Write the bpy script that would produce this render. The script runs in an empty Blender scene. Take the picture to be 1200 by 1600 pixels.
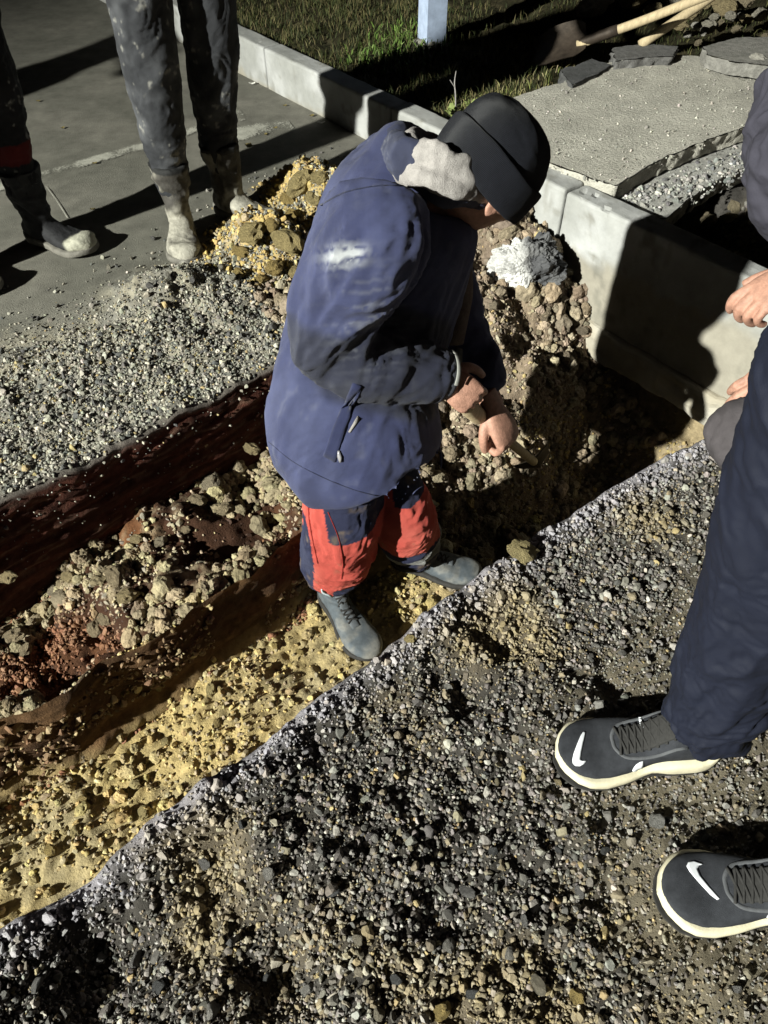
import bpy, math, random
import numpy as np
from mathutils import Vector, Matrix
from mathutils.bvhtree import BVHTree

random.seed(7)
rng = np.random.default_rng(11)
scene = bpy.context.scene
COL = scene.collection

# ------------------------------------------------------------------ camera, world, lamp, exposure
CAM_H, CAM_TILT, FPX = 1.38, 49.0, 1150.0          # eye height (m), degrees below the horizon, focal length in photo pixels
cam_d = bpy.data.cameras.new('camera')
cam_d.sensor_fit = 'VERTICAL'
cam_d.sensor_height = 24.0
cam_d.lens = 24.0 * FPX / 1600.0
cam_d.clip_start = 0.02
cam_d.clip_end = 400
cam = bpy.data.objects.new('camera', cam_d)
COL.objects.link(cam)
cam.location = (0, 0, CAM_H)
cam.rotation_euler = (math.radians(90 - CAM_TILT), 0, 0)
scene.camera = cam

world = bpy.data.worlds.new('World')
scene.world = world
world.use_nodes = True
bgn = world.node_tree.nodes['Background']
bgn.inputs[0].default_value = (0.90, 0.78, 0.62, 1)     # night glow of a town
bgn.inputs[1].default_value = 0.0022

scene.view_settings.view_transform = 'Standard'
scene.view_settings.look = 'None'
scene.view_settings.gamma = 1.0
scene.view_settings.use_curve_mapping = False
scene.view_settings.exposure = 0.0
scene.cycles.diffuse_bounces = 1

LAMP_AT = Vector((-9.6, -6.8, 6.2))                    # the work light on its mast, left of the trench
LAMP_W = 22500.0
LAMP_AIM = Vector((0.5, 0.5, -0.1))

# ------------------------------------------------------------------ measuring: a photo pixel and a height give a place
_t = math.radians(CAM_TILT)
FW = np.array([0, math.cos(_t), -math.sin(_t)])
UP = np.array([0, math.sin(_t), math.cos(_t)])
RT = np.array([1.0, 0, 0])
CC = np.array([0, 0, CAM_H])
def ray(px, py): return FW + RT * (px - 600) / FPX + UP * (800 - py) / FPX
def at(px, py, z=0.0):
    d = ray(px, py); return CC + d * ((z - CAM_H) / d[2])
def aty(px, py, y):
    d = ray(px, py); return CC + d * (y / d[1])
AZ = math.radians(39.5)
CU, SU = math.cos(AZ), math.sin(AZ)
def uv(p): return p[0] * CU + p[1] * SU, -p[0] * SU + p[1] * CU
def xy(u, v): return u * CU - v * SU, u * SU + v * CU

# ------------------------------------------------------------------ noise (numpy)
def _hash(ix, iy, iz, seed):
    h = (ix.astype(np.int64) * 374761393 + iy.astype(np.int64) * 668265263 + iz.astype(np.int64) * 2147483647 + seed * 974711) & 0xffffffff
    h = ((h ^ (h >> 13)) * 1274126177) & 0xffffffff
    h = ((h ^ (h >> 16)) * 2246822519) & 0xffffffff
    return ((h ^ (h >> 15)) & 0xffffff) / float(0xffffff)
def vnoise(p, seed=0):
    p = np.asarray(p, float)
    i = np.floor(p); f = p - i; f = f * f * f * (f * (f * 6 - 15) + 10)
    i = i.astype(np.int64)
    o = 0
    for dx in (0, 1):
        wx = f[..., 0] if dx else 1 - f[..., 0]
        for dy in (0, 1):
            wy = f[..., 1] if dy else 1 - f[..., 1]
            for dz in (0, 1):
                wz = f[..., 2] if dz else 1 - f[..., 2]
                o = o + wx * wy * wz * _hash(i[..., 0] + dx, i[..., 1] + dy, i[..., 2] + dz, seed)
    return o * 2 - 1
def fbm(p, octs=4, seed=0, gain=0.5, lac=2.03):
    p = np.asarray(p, float); a = 1.0; o = 0; s = 0
    for k in range(octs):
        o = o + a * vnoise(p, seed + k * 17); s += a; a *= gain; p = p * lac + 13.7
    return o / s
def sm(x, a, b):
    t = np.clip((x - a) / (b - a), 0, 1); return t * t * (3 - 2 * t)
def p3(x, y, z=0.0): return np.stack([x, y, np.zeros_like(x) + z], -1)

# ------------------------------------------------------------------ materials
def mat(name, color=(0.5, 0.5, 0.5), rough=0.85, attr=False, noise=0.0, nscale=30.0, bump=0.0, bscale=120.0, spec=0.3, build=None, metal=0.0, sheen=0.0, stretch=(1, 1, 1)):
    m = bpy.data.materials.new(name); m.use_nodes = True
    nt = m.node_tree; N = nt.nodes; L = nt.links
    b = N['Principled BSDF']
    b.inputs['Roughness'].default_value = rough
    b.inputs['Specular IOR Level'].default_value = spec
    b.inputs['Metallic'].default_value = metal
    if sheen: b.inputs['Sheen Weight'].default_value = sheen
    tc = N.new('ShaderNodeTexCoord')
    mp = N.new('ShaderNodeMapping'); mp.inputs['Scale'].default_value = stretch
    L.new(tc.outputs['Object'], mp.inputs['Vector'])
    if attr:
        c = N.new('ShaderNodeAttribute'); c.attribute_name = 'tint'; src = c.outputs['Color']
    else:
        c = N.new('ShaderNodeRGB'); c.outputs[0].default_value = (*color, 1); src = c.outputs[0]
    if noise:
        n = N.new('ShaderNodeTexNoise'); n.inputs['Scale'].default_value = nscale; n.inputs['Detail'].default_value = 6; n.inputs['Roughness'].default_value = 0.65
        L.new(mp.outputs['Vector'], n.inputs['Vector'])
        r = N.new('ShaderNodeMapRange'); r.inputs['From Min'].default_value = 0.3; r.inputs['From Max'].default_value = 0.7
        r.inputs['To Min'].default_value = 1 - noise; r.inputs['To Max'].default_value = 1 + noise
        L.new(n.outputs['Fac'], r.inputs['Value'])
        mx = N.new('ShaderNodeMix'); mx.data_type = 'RGBA'; mx.blend_type = 'MULTIPLY'; mx.inputs['Factor'].default_value = 1
        L.new(src, mx.inputs[6]); L.new(r.outputs[0], mx.inputs[7]); src = mx.outputs[2]
    L.new(src, b.inputs['Base Color'])
    if bump:
        n2 = N.new('ShaderNodeTexNoise'); n2.inputs['Scale'].default_value = bscale; n2.inputs['Detail'].default_value = 5; n2.inputs['Roughness'].default_value = 0.7
        L.new(mp.outputs['Vector'], n2.inputs['Vector'])
        bp = N.new('ShaderNodeBump'); bp.inputs['Strength'].default_value = 1.0; bp.inputs['Distance'].default_value = bump
        L.new(n2.outputs['Fac'], bp.inputs['Height']); L.new(bp.outputs[0], b.inputs['Normal'])
    if build: build(nt, b, mp)
    return m
def cloth_weave(scale, dist):
    def f(nt, b, mp):
        N, L = nt.nodes, nt.links
        w1 = N.new('ShaderNodeTexWave'); w1.inputs['Scale'].default_value = scale; w1.inputs['Distortion'].default_value = 1.5
        w2 = N.new('ShaderNodeTexNoise'); w2.inputs['Scale'].default_value = scale * 0.35; w2.inputs['Detail'].default_value = 4
        L.new(mp.outputs[0], w1.inputs['Vector']); L.new(mp.outputs[0], w2.inputs['Vector'])
        ad = N.new('ShaderNodeMath'); ad.operation = 'ADD'; L.new(w1.outputs['Fac'], ad.inputs[0]); L.new(w2.outputs['Fac'], ad.inputs[1])
        bp = N.new('ShaderNodeBump'); bp.inputs['Distance'].default_value = dist; L.new(ad.outputs[0], bp.inputs['Height']); L.new(bp.outputs[0], b.inputs['Normal'])
    return f

M = dict(
    soil=mat('soil', attr=True, rough=0.95, noise=0.35, nscale=45, bump=0.006, bscale=160, spec=0.15),
    stone=mat('stone', attr=True, rough=0.75, noise=0.25, nscale=140, bump=0.0012, bscale=500, spec=0.35),
    road=mat('road', attr=True, rough=0.85, noise=0.25, nscale=12, bump=0.0042, bscale=230, spec=0.3),
    concrete=mat('concrete', attr=True, rough=0.85, noise=0.14, nscale=14, bump=0.0014, bscale=180, spec=0.25),
    slab=mat('slab', (0.52, 0.495, 0.43), rough=0.9, noise=0.22, nscale=9, bump=0.010, bscale=90, spec=0.2),
    paint=mat('paint', (0.55, 0.53, 0.46), rough=0.8, noise=0.2, nscale=40, bump=0.001),
    grass=mat('grass', attr=True, rough=0.7, spec=0.2),
    navy=mat('navy_cloth', attr=True, rough=0.8, noise=0.16, nscale=18, spec=0.25, build=cloth_weave(420, 0.0006), sheen=0.15),
    trouser=mat('trouser_cloth', attr=True, rough=0.85, noise=0.12, nscale=22, spec=0.2, build=cloth_weave(500, 0.0006)),
    tracksuit=mat('tracksuit_cloth', (0.0060, 0.0080, 0.019), rough=0.75, noise=0.12, nscale=12, spec=0.3, bump=0.0006, bscale=500),
    black_cloth=mat('black_cloth', attr=True, rough=0.85, noise=0.2, nscale=20, bump=0.0012, bscale=260, spec=0.25),
    fleece=mat('fleece', (0.36, 0.335, 0.32), rough=0.98, noise=0.2, nscale=60, bump=0.003, bscale=420, spec=0.1),
    skin=mat('skin', (0.40, 0.215, 0.155), rough=0.5, noise=0.28, nscale=70, bump=0.0016, bscale=220, spec=0.4),
    hair=mat('hair', (0.35, 0.33, 0.31), rough=0.6, noise=0.3, nscale=200),
    leather=mat('boot_leather', attr=True, rough=0.75, noise=0.3, nscale=35, bump=0.003, bscale=120, spec=0.3),
    suede=mat('shoe_suede', attr=True, rough=0.85, noise=0.22, nscale=50, bump=0.0008, bscale=420),
    knit=mat('shoe_knit', (0.034, 0.036, 0.042), rough=0.9, noise=0.25, nscale=70, bump=0.001, bscale=700, spec=0.2),
    midsole=mat('midsole', (0.72, 0.66, 0.48), rough=0.6, noise=0.12, nscale=30, bump=0.0006, bscale=200, spec=0.35),
    rubber=mat('rubber', (0.03, 0.028, 0.026), rough=0.8, noise=0.3, nscale=60),
    white=mat('white_print', (0.80, 0.82, 0.86), rough=0.5, noise=0.08, nscale=60),
    fleece_dark=mat('fleece_shaded', (0.16, 0.13, 0.115), rough=0.98, noise=0.2, nscale=60, bump=0.003, bscale=420, spec=0.1),  # same fleece, coloured darker to stand in for shade on the chest
    lace=mat('lace', (0.030, 0.029, 0.028), rough=0.9, noise=0.2, nscale=200),
    wood=mat('wood', (0.50, 0.40, 0.25), rough=0.7, noise=0.25, nscale=18, bump=0.0012, bscale=60, stretch=(6, 6, 1)),
    steel=mat('worn_steel', (0.055, 0.042, 0.032), rough=0.6, metal=0.3, noise=0.4, nscale=25, bump=0.001),
    post=mat('post_paint', (0.42, 0.50, 0.66), rough=0.5, noise=0.2, nscale=20, bump=0.0008),
    strap=mat('reflective_tape', (0.26, 0.26, 0.24), rough=0.5, noise=0.15, nscale=60),
    zipm=mat('zip_metal', (0.34, 0.33, 0.35), rough=0.4, metal=0.4),
    scrap=mat('paper', (0.8, 0.78, 0.72), rough=0.8, noise=0.1, nscale=90),
    leaf=mat('dead_leaf', (0.20, 0.16, 0.06), rough=0.8, noise=0.3, nscale=80),
)
def knit_ribs(nt, b, mp):
    N, L = nt.nodes, nt.links
    at_ = N.new('ShaderNodeAttribute'); at_.attribute_name = 'rib'
    ml = N.new('ShaderNodeMath'); ml.operation = 'MULTIPLY'; ml.inputs[1].default_value = 300.0; L.new(at_.outputs['Fac'], ml.inputs[0])
    sn = N.new('ShaderNodeMath'); sn.operation = 'SINE'; L.new(ml.outputs[0], sn.inputs[0])
    n = N.new('ShaderNodeTexNoise'); n.inputs['Scale'].default_value = 500; L.new(mp.outputs[0], n.inputs['Vector'])
    ad = N.new('ShaderNodeMath'); ad.operation = 'ADD'; L.new(sn.outputs[0], ad.inputs[0]); L.new(n.outputs['Fac'], ad.inputs[1])
    bp = N.new('ShaderNodeBump'); bp.inputs['Distance'].default_value = 0.0010; L.new(ad.outputs[0], bp.inputs['Height']); L.new(bp.outputs[0], b.inputs['Normal'])
M['wool'] = mat('black_wool', (0.014, 0.015, 0.020), rough=0.98, noise=0.2, nscale=120, spec=0.1, build=knit_ribs, sheen=0.06)

# ------------------------------------------------------------------ mesh helpers; a shape is (V, F) with triangles
def link(name, V, F, material, parent=None, smooth=True, tint=None, base=None, extra=None, mats=None, midx=None):
    V = np.asarray(V, np.float32)
    if base is not None: V = V - np.asarray(base, np.float32)
    F = np.asarray(F, np.int32)
    me = bpy.data.meshes.new(name)
    me.vertices.add(len(V)); me.vertices.foreach_set('co', V.ravel())
    me.loops.add(F.size); me.loops.foreach_set('vertex_index', F.ravel())
    me.polygons.add(len(F)); me.polygons.foreach_set('loop_start', np.arange(0, F.size, 3, dtype=np.int32))
    me.polygons.foreach_set('loop_total', np.full(len(F), 3, np.int32))
    me.polygons.foreach_set('use_smooth', np.full(len(F), smooth, bool))
    for m_ in (mats or [material]): me.materials.append(m_)
    if midx is not None: me.polygons.foreach_set('material_index', np.asarray(midx, np.int32))
    me.update(calc_edges=True)
    if tint is not None:
        t = np.asarray(tint, np.float32)
        if t.ndim == 1: t = np.tile(t, (len(V), 1))
        a = me.attributes.new('tint', 'FLOAT_COLOR', 'POINT')
        a.data.foreach_set('color', np.concatenate([t, np.ones((len(V), 1), np.float32)], 1).ravel())
    if extra:
        for k, arr in extra.items():
            a = me.attributes.new(k, 'FLOAT', 'POINT'); a.data.foreach_set('value', np.asarray(arr, np.float32))
    o = bpy.data.objects.new(name, me); COL.objects.link(o)
    if parent is not None: o.parent = parent
    return o
def tag(o, label=None, cat=None, group=None, kind=None):
    if label: o['label'] = label
    if cat: o['category'] = cat
    if group: o['group'] = group
    if kind: o['kind'] = kind
    return o
def empty(name, loc, label, cat, group=None):
    o = bpy.data.objects.new(name, None); COL.objects.link(o); o.location = tuple(float(c) for c in loc); o.empty_display_size = 0.1
    return tag(o, label, cat, group)
def join(*shapes):
    Vs, Fs, n = [], [], 0
    for V, F in shapes:
        Vs.append(np.asarray(V, float)); Fs.append(np.asarray(F, int) + n); n += len(V)
    return np.concatenate(Vs), np.concatenate(Fs)
def xf(shape, mtx):
    V, F = shape; m_ = np.array(mtx); return V @ m_[:3, :3].T + m_[:3, 3], F
def grid_faces(nr, ns, wrap=True):
    f = []
    i = np.arange(nr - 1)[:, None]; j = np.arange(ns if wrap else ns - 1)[None, :]
    a = i * ns + j; b = i * ns + (j + 1) % ns; c = (i + 1) * ns + (j + 1) % ns; d = (i + 1) * ns + j
    return np.concatenate([np.stack([a, b, c], -1).reshape(-1, 3), np.stack([a, c, d], -1).reshape(-1, 3)])
def catmull(P, n):
    P = np.asarray(P, float); Q = np.concatenate([[2 * P[0] - P[1]], P, [2 * P[-1] - P[-2]]])
    out = []
    for k in range(len(P) - 1):
        a, b, c, d = Q[k:k + 4]
        for t in np.linspace(0, 1, n, endpoint=False):
            out.append(0.5 * ((2 * b) + (c - a) * t + (2 * a - 5 * b + 4 * c - d) * t * t + (3 * b - a - 3 * c + d) * t ** 3))
    out.append(P[-1]); return np.array(out)
def tube(pts, rad, ref=(0, 1, 0), n=20, sub=6, caps=True, sup=2.0):
    """Swept tube: rad is per point r or (r along ref, r across)."""
    pts = np.asarray(pts, float); R = np.array([[r, r] if np.isscalar(r) else list(r) for r in rad], float)
    S = catmull(np.concatenate([pts, R], 1), sub) if sub > 1 else np.concatenate([pts, R], 1)
    C, R = S[:, :3], np.maximum(S[:, 3:], 1e-4)
    T = np.gradient(C, axis=0); T /= np.linalg.norm(T, axis=1)[:, None] + 1e-9
    ref = np.asarray(ref, float)
    A = ref[None] - (T @ ref)[:, None] * T; A /= np.linalg.norm(A, axis=1)[:, None] + 1e-9
    B = np.cross(T, A)
    th = np.linspace(0, 2 * math.pi, n, endpoint=False)
    c, s = np.cos(th), np.sin(th)
    c = np.sign(c) * np.abs(c) ** (2 / sup); s = np.sign(s) * np.abs(s) ** (2 / sup)
    V = C[:, None] + A[:, None] * (R[:, :1] * c)[..., None] + B[:, None] * (R[:, 1:] * s)[..., None]
    V = V.reshape(-1, 3); F = grid_faces(len(C), n)
    if caps:
        k = len(V); V = np.concatenate([V, [C[0] - T[0] * R[0].min() * .25, C[-1] + T[-1] * R[-1].min() * .25]])
        j = np.arange(n); e = (len(C) - 1) * n
        F = np.concatenate([F, np.stack([np.full(n, k), (j + 1) % n, j], -1), np.stack([np.full(n, k + 1), e + j, e + (j + 1) % n], -1)])
    return V, F
def box(c, h, mtx=None):
    c = np.asarray(c, float); h = np.asarray(h, float)
    V = np.array([[x, y, z] for x in (-1, 1) for y in (-1, 1) for z in (-1, 1)], float) * h
    F = np.array([[0, 1, 3], [0, 3, 2], [4, 6, 7], [4, 7, 5], [0, 4, 5], [0, 5, 1], [2, 3, 7], [2, 7, 6], [0, 2, 6], [0, 6, 4], [1, 5, 7], [1, 7, 3]])
    if mtx is not None: V = V @ np.array(mtx)[:3, :3].T
    return V + c, F
def ico(sub):
    t = (1 + 5 ** .5) / 2
    V = [(-1, t, 0), (1, t, 0), (-1, -t, 0), (1, -t, 0), (0, -1, t), (0, 1, t), (0, -1, -t), (0, 1, -t), (t, 0, -1), (t, 0, 1), (-t, 0, -1), (-t, 0, 1)]
    F = [(0, 11, 5), (0, 5, 1), (0, 1, 7), (0, 7, 10), (0, 10, 11), (1, 5, 9), (5, 11, 4), (11, 10, 2), (10, 7, 6), (7, 1, 8), (3, 9, 4), (3, 4, 2), (3, 2, 6), (3, 6, 8), (3, 8, 9), (4, 9, 5), (2, 4, 11), (6, 2, 10), (8, 6, 7), (9, 8, 1)]
    V = [np.array(v, float) / np.linalg.norm(v) for v in V]
    for _ in range(sub):
        mid = {}; G = []
        def m_(a, b):
            k = (min(a, b), max(a, b))
            if k not in mid:
                p = V[a] + V[b]; V.append(p / np.linalg.norm(p)); mid[k] = len(V) - 1
            return mid[k]
        for a, b, c in F:
            x, y, z = m_(a, b), m_(b, c), m_(c, a); G += [(a, x, z), (b, y, x), (c, z, y), (x, y, z)]
        F = G
    return np.array(V), np.array(F)
ICO = [ico(0), ico(1), ico(2), ico(3)]
def remesh(shape, voxel, smooth=3):
    V, F = shape
    me = bpy.data.meshes.new('tmp'); me.from_pydata([tuple(v) for v in V], [], [tuple(int(i) for i in f) for f in F])
    o = bpy.data.objects.new('tmp', me); COL.objects.link(o)
    md = o.modifiers.new('r', 'REMESH'); md.mode = 'VOXEL'; md.voxel_size = voxel; md.adaptivity = 0
    dg = bpy.context.evaluated_depsgraph_get(); dg.update()
    ev = o.evaluated_get(dg); m2 = bpy.data.meshes.new_from_object(ev)
    m2.calc_loop_triangles()
    Vn = np.zeros(len(m2.vertices) * 3); m2.vertices.foreach_get('co', Vn); Vn = Vn.reshape(-1, 3)
    Fn = np.zeros(len(m2.loop_triangles) * 3, np.int32); m2.loop_triangles.foreach_get('vertices', Fn); Fn = Fn.reshape(-1, 3)
    bpy.data.objects.remove(o); bpy.data.meshes.remove(me); bpy.data.meshes.remove(m2)
    return relax(Vn, Fn, smooth), Fn
def edges(F):
    e = np.concatenate([F[:, [0, 1]], F[:, [1, 2]], F[:, [2, 0]]]); e.sort(1); return np.unique(e, axis=0)
def relax(V, F, it, lam=0.6):
    e = edges(F); n = np.bincount(e.ravel(), minlength=len(V))[:, None]
    for _ in range(it):
        s = np.zeros_like(V); np.add.at(s, e[:, 0], V[e[:, 1]]); np.add.at(s, e[:, 1], V[e[:, 0]])
        V = V + lam * (s / np.maximum(n, 1) - V)
    return V
def normals(V, F):
    fn = np.cross(V[F[:, 1]] - V[F[:, 0]], V[F[:, 2]] - V[F[:, 0]]); N = np.zeros_like(V)
    for k in range(3): np.add.at(N, F[:, k], fn)
    return N / (np.linalg.norm(N, axis=1)[:, None] + 1e-12)
def seg_dist(V, a, b):
    a = np.asarray(a, float); b = np.asarray(b, float); ab = b - a
    t = np.clip(((V - a) @ ab) / (ab @ ab), 0, 1); return np.linalg.norm(V - (a + t[:, None] * ab), axis=1), t
def look(fwd, up):
    """Matrix with local x = fwd, z near up."""
    f = Vector(fwd).normalized(); z = (Vector(up) - Vector(up).dot(f) * f).normalized(); y = z.cross(f)
    return Matrix(((f.x, y.x, z.x, 0), (f.y, y.y, z.y, 0), (f.z, y.z, z.z, 0), (0, 0, 0, 1)))
def T(p): return Matrix.Translation(Vector([float(c) for c in p]))
def rots(n):
    q = rng.normal(size=(n, 4)); q /= np.linalg.norm(q, axis=1)[:, None]; w, x, y, z = q.T
    return np.stack([np.stack([1 - 2 * (y * y + z * z), 2 * (x * y - z * w), 2 * (x * z + y * w)], -1),
                     np.stack([2 * (x * y + z * w), 1 - 2 * (x * x + z * z), 2 * (y * z - x * w)], -1),
                     np.stack([2 * (x * z - y * w), 2 * (y * z + x * w), 1 - 2 * (x * x + y * y)], -1)], 1)
def stones_geo(pos, size, sub=1, rough=0.22, flat=(0.55, 1.0)):
    n = len(pos); B, Fb = ICO[sub]; K = len(B)
    r = 1 + rough * rng.uniform(-1, 1, (n, K, 1))
    d = rng.normal(size=(n, 7, 3)); d /= np.linalg.norm(d, axis=2)[..., None]         # a few cut planes make them angular
    V = B[None] * r
    for k in range(7):
        h = rng.uniform(0.38, 0.95, (n, 1)); pr = np.einsum('nkc,nc->nk', V, d[:, k])
        V = V - np.maximum(pr - h, 0)[..., None] * d[:, k][:, None]
    sc = np.stack([rng.uniform(.8, 1.25, n), rng.uniform(.75, 1.1, n), rng.uniform(flat[0], flat[1], n)], 1)
    V = np.einsum('nij,nkj->nki', rots(n), V * sc[:, None]) * size[:, None, None] + pos[:, None]
    F = (Fb[None] + (np.arange(n) * K)[:, None, None]).reshape(-1, 3)
    return V.reshape(-1, 3), F, K

# ------------------------------------------------------------------ the ground: trench, road on both sides, verge
near_px = [(-260, 1690), (-100, 1545), (0, 1465), (100, 1400), (190, 1335), (330, 1230), (480, 1112), (600, 1025), (730, 930), (830, 850), (960, 762), (1100, 692), (1200, 632)]
near_uv = np.array([uv(at(*p)) for p in near_px])
far_px = [(-200, 862), (0, 772), (100, 735), (200, 690), (300, 642), (420, 572), (500, 525)]
far_uv = np.array([uv(at(*p)) for p in far_px])
FAR_FIT = np.polyfit(far_uv[:, 0], far_uv[:, 1], 1)
KERB_U = float(np.mean([uv(at(*p, 0.18))[0] for p in ((537, 130), (632, 178), (880, 300), (990, 350))]))
KERB_W, KERB_Z = 0.105, 0.18
def G(px, py, z=0.0): return np.array(uv(at(px, py, z)))
pile_c = at(425, 395)
def v_near(u):
    return np.interp(u, near_uv[:, 0], near_uv[:, 1]) + 0.012 * fbm(p3(u * 9, u * 0), 3, 3)
def v_far(u):
    u = np.clip(u, -2.5, 2.5)
    v = FAR_FIT[0] * u + FAR_FIT[1] + 0.010 * fbm(p3(u * 5, u * 0 + 4), 3, 5)
    return v + sm(u, 0.95, 1.35) * (1.80 - 1.55)
SHAVE = [at(-40, 1228, -.46)[:2], at(150, 1142, -.46)[:2]]
def shave(x, y):
    a, b = SHAVE; ab = b - a; t = np.clip(((x - a[0]) * ab[0] + (y - a[1]) * ab[1]) / (ab @ ab), 0, 1)
    return sm(np.hypot(x - a[0] - t * ab[0], y - a[1] - t * ab[1]), .042, .026)
def height(x, y):
    u = x * CU + y * SU; v = -x * SU + y * CU
    vn, vf = v_near(u), v_far(u)
    q = p3(u, v)
    nbig = fbm(q * 3.1, 3, 21); nmid = fbm(q * 11, 4, 31); nfin = fbm(q * 42, 3, 41); nrg = 1 - 2 * np.abs(fbm(q * 19, 3, 43))
    # near road: loose gravel with dips
    zn = 0.016 * nbig + 0.024 * nmid * sm(u - .55 * v, .70, .45) + 0.008 * nmid + 0.010 * nfin
    for (px, py, r, d) in ((225, 1425, .12, .065), (110, 1500, .08, .045), (720, 1080, .06, .04), (450, 1500, .09, .035), (960, 1430, .06, .03), (340, 1345, .06, .03), (960, 1070, .06, .02), (500, 1180, .05, .02), (730, 1360, .05, .02)):
        c = G(px, py); g = np.exp(-(((u - c[0]) ** 2 + (v - c[1]) ** 2) / r ** 2)); zn = zn - d * g
    zn = zn + (0.014 + .022 * np.maximum(nbig + .3, 0)) * sm(v, vn - 0.12, vn - 0.02)
    # trench floor
    fl = -0.50 + 0.035 * nbig + 0.020 * nmid + 0.011 * nfin + 0.010 * (nrg - .5) * sm(nbig + .5 * nmid, -.25, .25)
    fl = fl + 0.05 * sm(v, vn + 0.22, vn + 0.02)
    pit = sm(u, 1.09, 1.20) * sm(u, 2.1, 1.95) * sm(v, vn + .07, vn + .15) * sm(v + .05 * nbig, 1.22, 1.02)
    fl = fl - .30 * pit  # floor deepened here so the ground right of the worker goes dark
    sh = shave(x, y); fl = fl * (1 - sh) + (-.465 + .003 * nmid) * sh
    # left section: floor, slumped ledge, cut face
    vb = 1.15 + 0.06 * fbm(p3(u * 3.2, u * 0 + 9), 2, 51)
    clump = fbm(p3(u * 5.2, v * 5.2, 3), 4, 61)
    led = -0.29 + 0.07 * clump + 0.035 * nmid + 0.010 * nfin
    pocket = sm(fbm(p3(u * 4.1, v * 4.6, 7), 3, 71) + .15 * nmid, -0.05, 0.25)
    led = led - 0.08 * pocket
    tl = sm(v, vb, vb + 0.035) * (1 - sh)
    zl = fl * (1 - tl) + np.maximum(led, fl) * tl
    road_far = 0.004 * nbig
    strip = sm(v, vf + 0.75, vf + 0.45)
    road_far = road_far + strip * (0.016 + 0.016 * nmid + 0.02 * np.maximum(nbig, 0) + 0.006 * nfin)
    for (px, py, r, h) in ((425, 400, .13, .10), (395, 372, .09, .06), (470, 300, .12, .10), (520, 330, .15, .12), (300, 470, .16, .05), (230, 460, .12, .035)):
        c = G(px, py); dd = ((u - c[0]) ** 2 + (v - c[1]) ** 2) / r ** 2
        road_far = road_far + h * np.exp(-dd) * (1 + 0.5 * nmid + 0.25 * nfin)
    # right section: slope of dug soil up to the kerb
    sl = sm(v + 0.07 * clump + .02 * nmid, 0.93, 1.82) ** 0.85
    zr = fl * (1 - sl) + (-0.02 + 0.02 * nbig) * sl + (0.055 * clump + 0.030 * nmid + 0.010 * nfin + .008 * (nrg - .5)) * sm(v, .85, 1.1)
    zr = zr + .10 * sm(u, 1.80, 2.06) * sm(v, 1.18, 1.45)
    wR = sm(u, 0.98, 1.34)
    wall_l = sm(v, vf - .002, vf + 0.006)
    left = zl * (1 - wall_l) + road_far * wall_l
    wall_r = sm(v, vf - 0.05, vf + 0.05)
    right = zr * (1 - wall_r) + road_far * wall_r
    z = left * (1 - wR) + right * wR
    wn = sm(v, vn + 0.016, vn)
    z = z * (1 - wn) + zn * wn
    # behind the kerb: verge, and the hole dug behind it
    verge = 0.135 + 0.02 * nbig + 0.018 * nmid + 0.006 * nfin
    c0 = G(1130, 370, 0.0)
    hole = sm(v, 1.42, 1.18) * sm(v, -0.3, 0.0)
    hz = -0.22 + 0.03 * nmid + 0.02 * nfin
    rise = sm(u, KERB_U + 0.32, KERB_U + 0.75)
    verge = verge * (1 - hole * (1 - rise)) + hz * hole * (1 - rise)
    verge = verge - .055 * sm(v, 1.62, 1.50) * sm(v, 1.0, 1.2) * (1 - sm(u, 3.0, 3.2))
    wk = sm(u, KERB_U + 0.03, KERB_U + 0.085)
    return z * (1 - wk) + verge * wk

def ax(parts):
    out = []
    for a, b, s in parts: out.append(np.arange(a, b, s))
    return np.unique(np.round(np.concatenate(out + [[parts[-1][1]]]), 5))
def run_out(a, b, s0, k):
    out, x, s = [], a, s0
    while (x < b) if b > a else (x > b):
        out.append(x); s *= k; x += s if b > a else -s
    out.append(b); return np.array(out)
us = np.unique(np.concatenate([run_out(-1.0, -60, .012, 1.25), ax([(-1.0, 2.2, .0085), (2.2, 3.6, .016)]), run_out(3.6, 60, .02, 1.25)]))
vs = np.unique(np.concatenate([run_out(-.75, -60, .012, 1.25), ax([(-.75, .56, .010), (.56, 1.95, .0065), (1.95, 2.6, .011), (2.6, 4.4, .022)]), run_out(4.4, 60, .03, 1.25)]))
UU, VV = np.meshgrid(us, vs, indexing='ij')
VV = VV + (v_near(UU) - .605) * np.clip(1 - np.abs(VV - .605) / .3, 0, 1) + (v_far(UU) - 1.555) * np.clip(1 - np.abs(VV - 1.555) / .42, 0, 1)
X, Y = xy(UU, VV)
Z = height(X.ravel(), Y.ravel()).reshape(X.shape)
GV = np.stack([X, Y, Z], -1).reshape(-1, 3)
GF = grid_faces(len(us), len(vs), wrap=False)
uF, vF = UU.ravel(), VV.ravel()
q = p3(uF, vF); vn_, vf_ = v_near(uF), v_far(uF)
n1 = fbm(q * 4, 4, 81); n2 = fbm(q * 17, 4, 91); n3 = fbm(q * 60, 2, 95)
zz = GV[:, 2]
def mixc(a, b, t):
    return np.asarray(a) * (1 - t)[:, None] + np.asarray(b) * t[:, None]
N_ = len(uF); one = np.ones(N_)
c_near = mixc(np.array([.044, .039, .033]), np.array([.12, .097, .066]), sm(n1 + .4 * n2, .05, .45))
packed = sm(uF - 0.55 * vF, 0.40, 0.62) * sm(vF, 0.42, 0.25)           # trodden dirt under the bystander
c_near = mixc(c_near, np.array([.17, .145, .10]), np.clip(packed * (0.7 + .3 * n2), 0, 1))
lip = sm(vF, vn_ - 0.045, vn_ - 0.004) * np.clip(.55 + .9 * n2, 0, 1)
c_near = mixc(c_near, np.array([.33, .31, .34]), lip)
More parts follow.
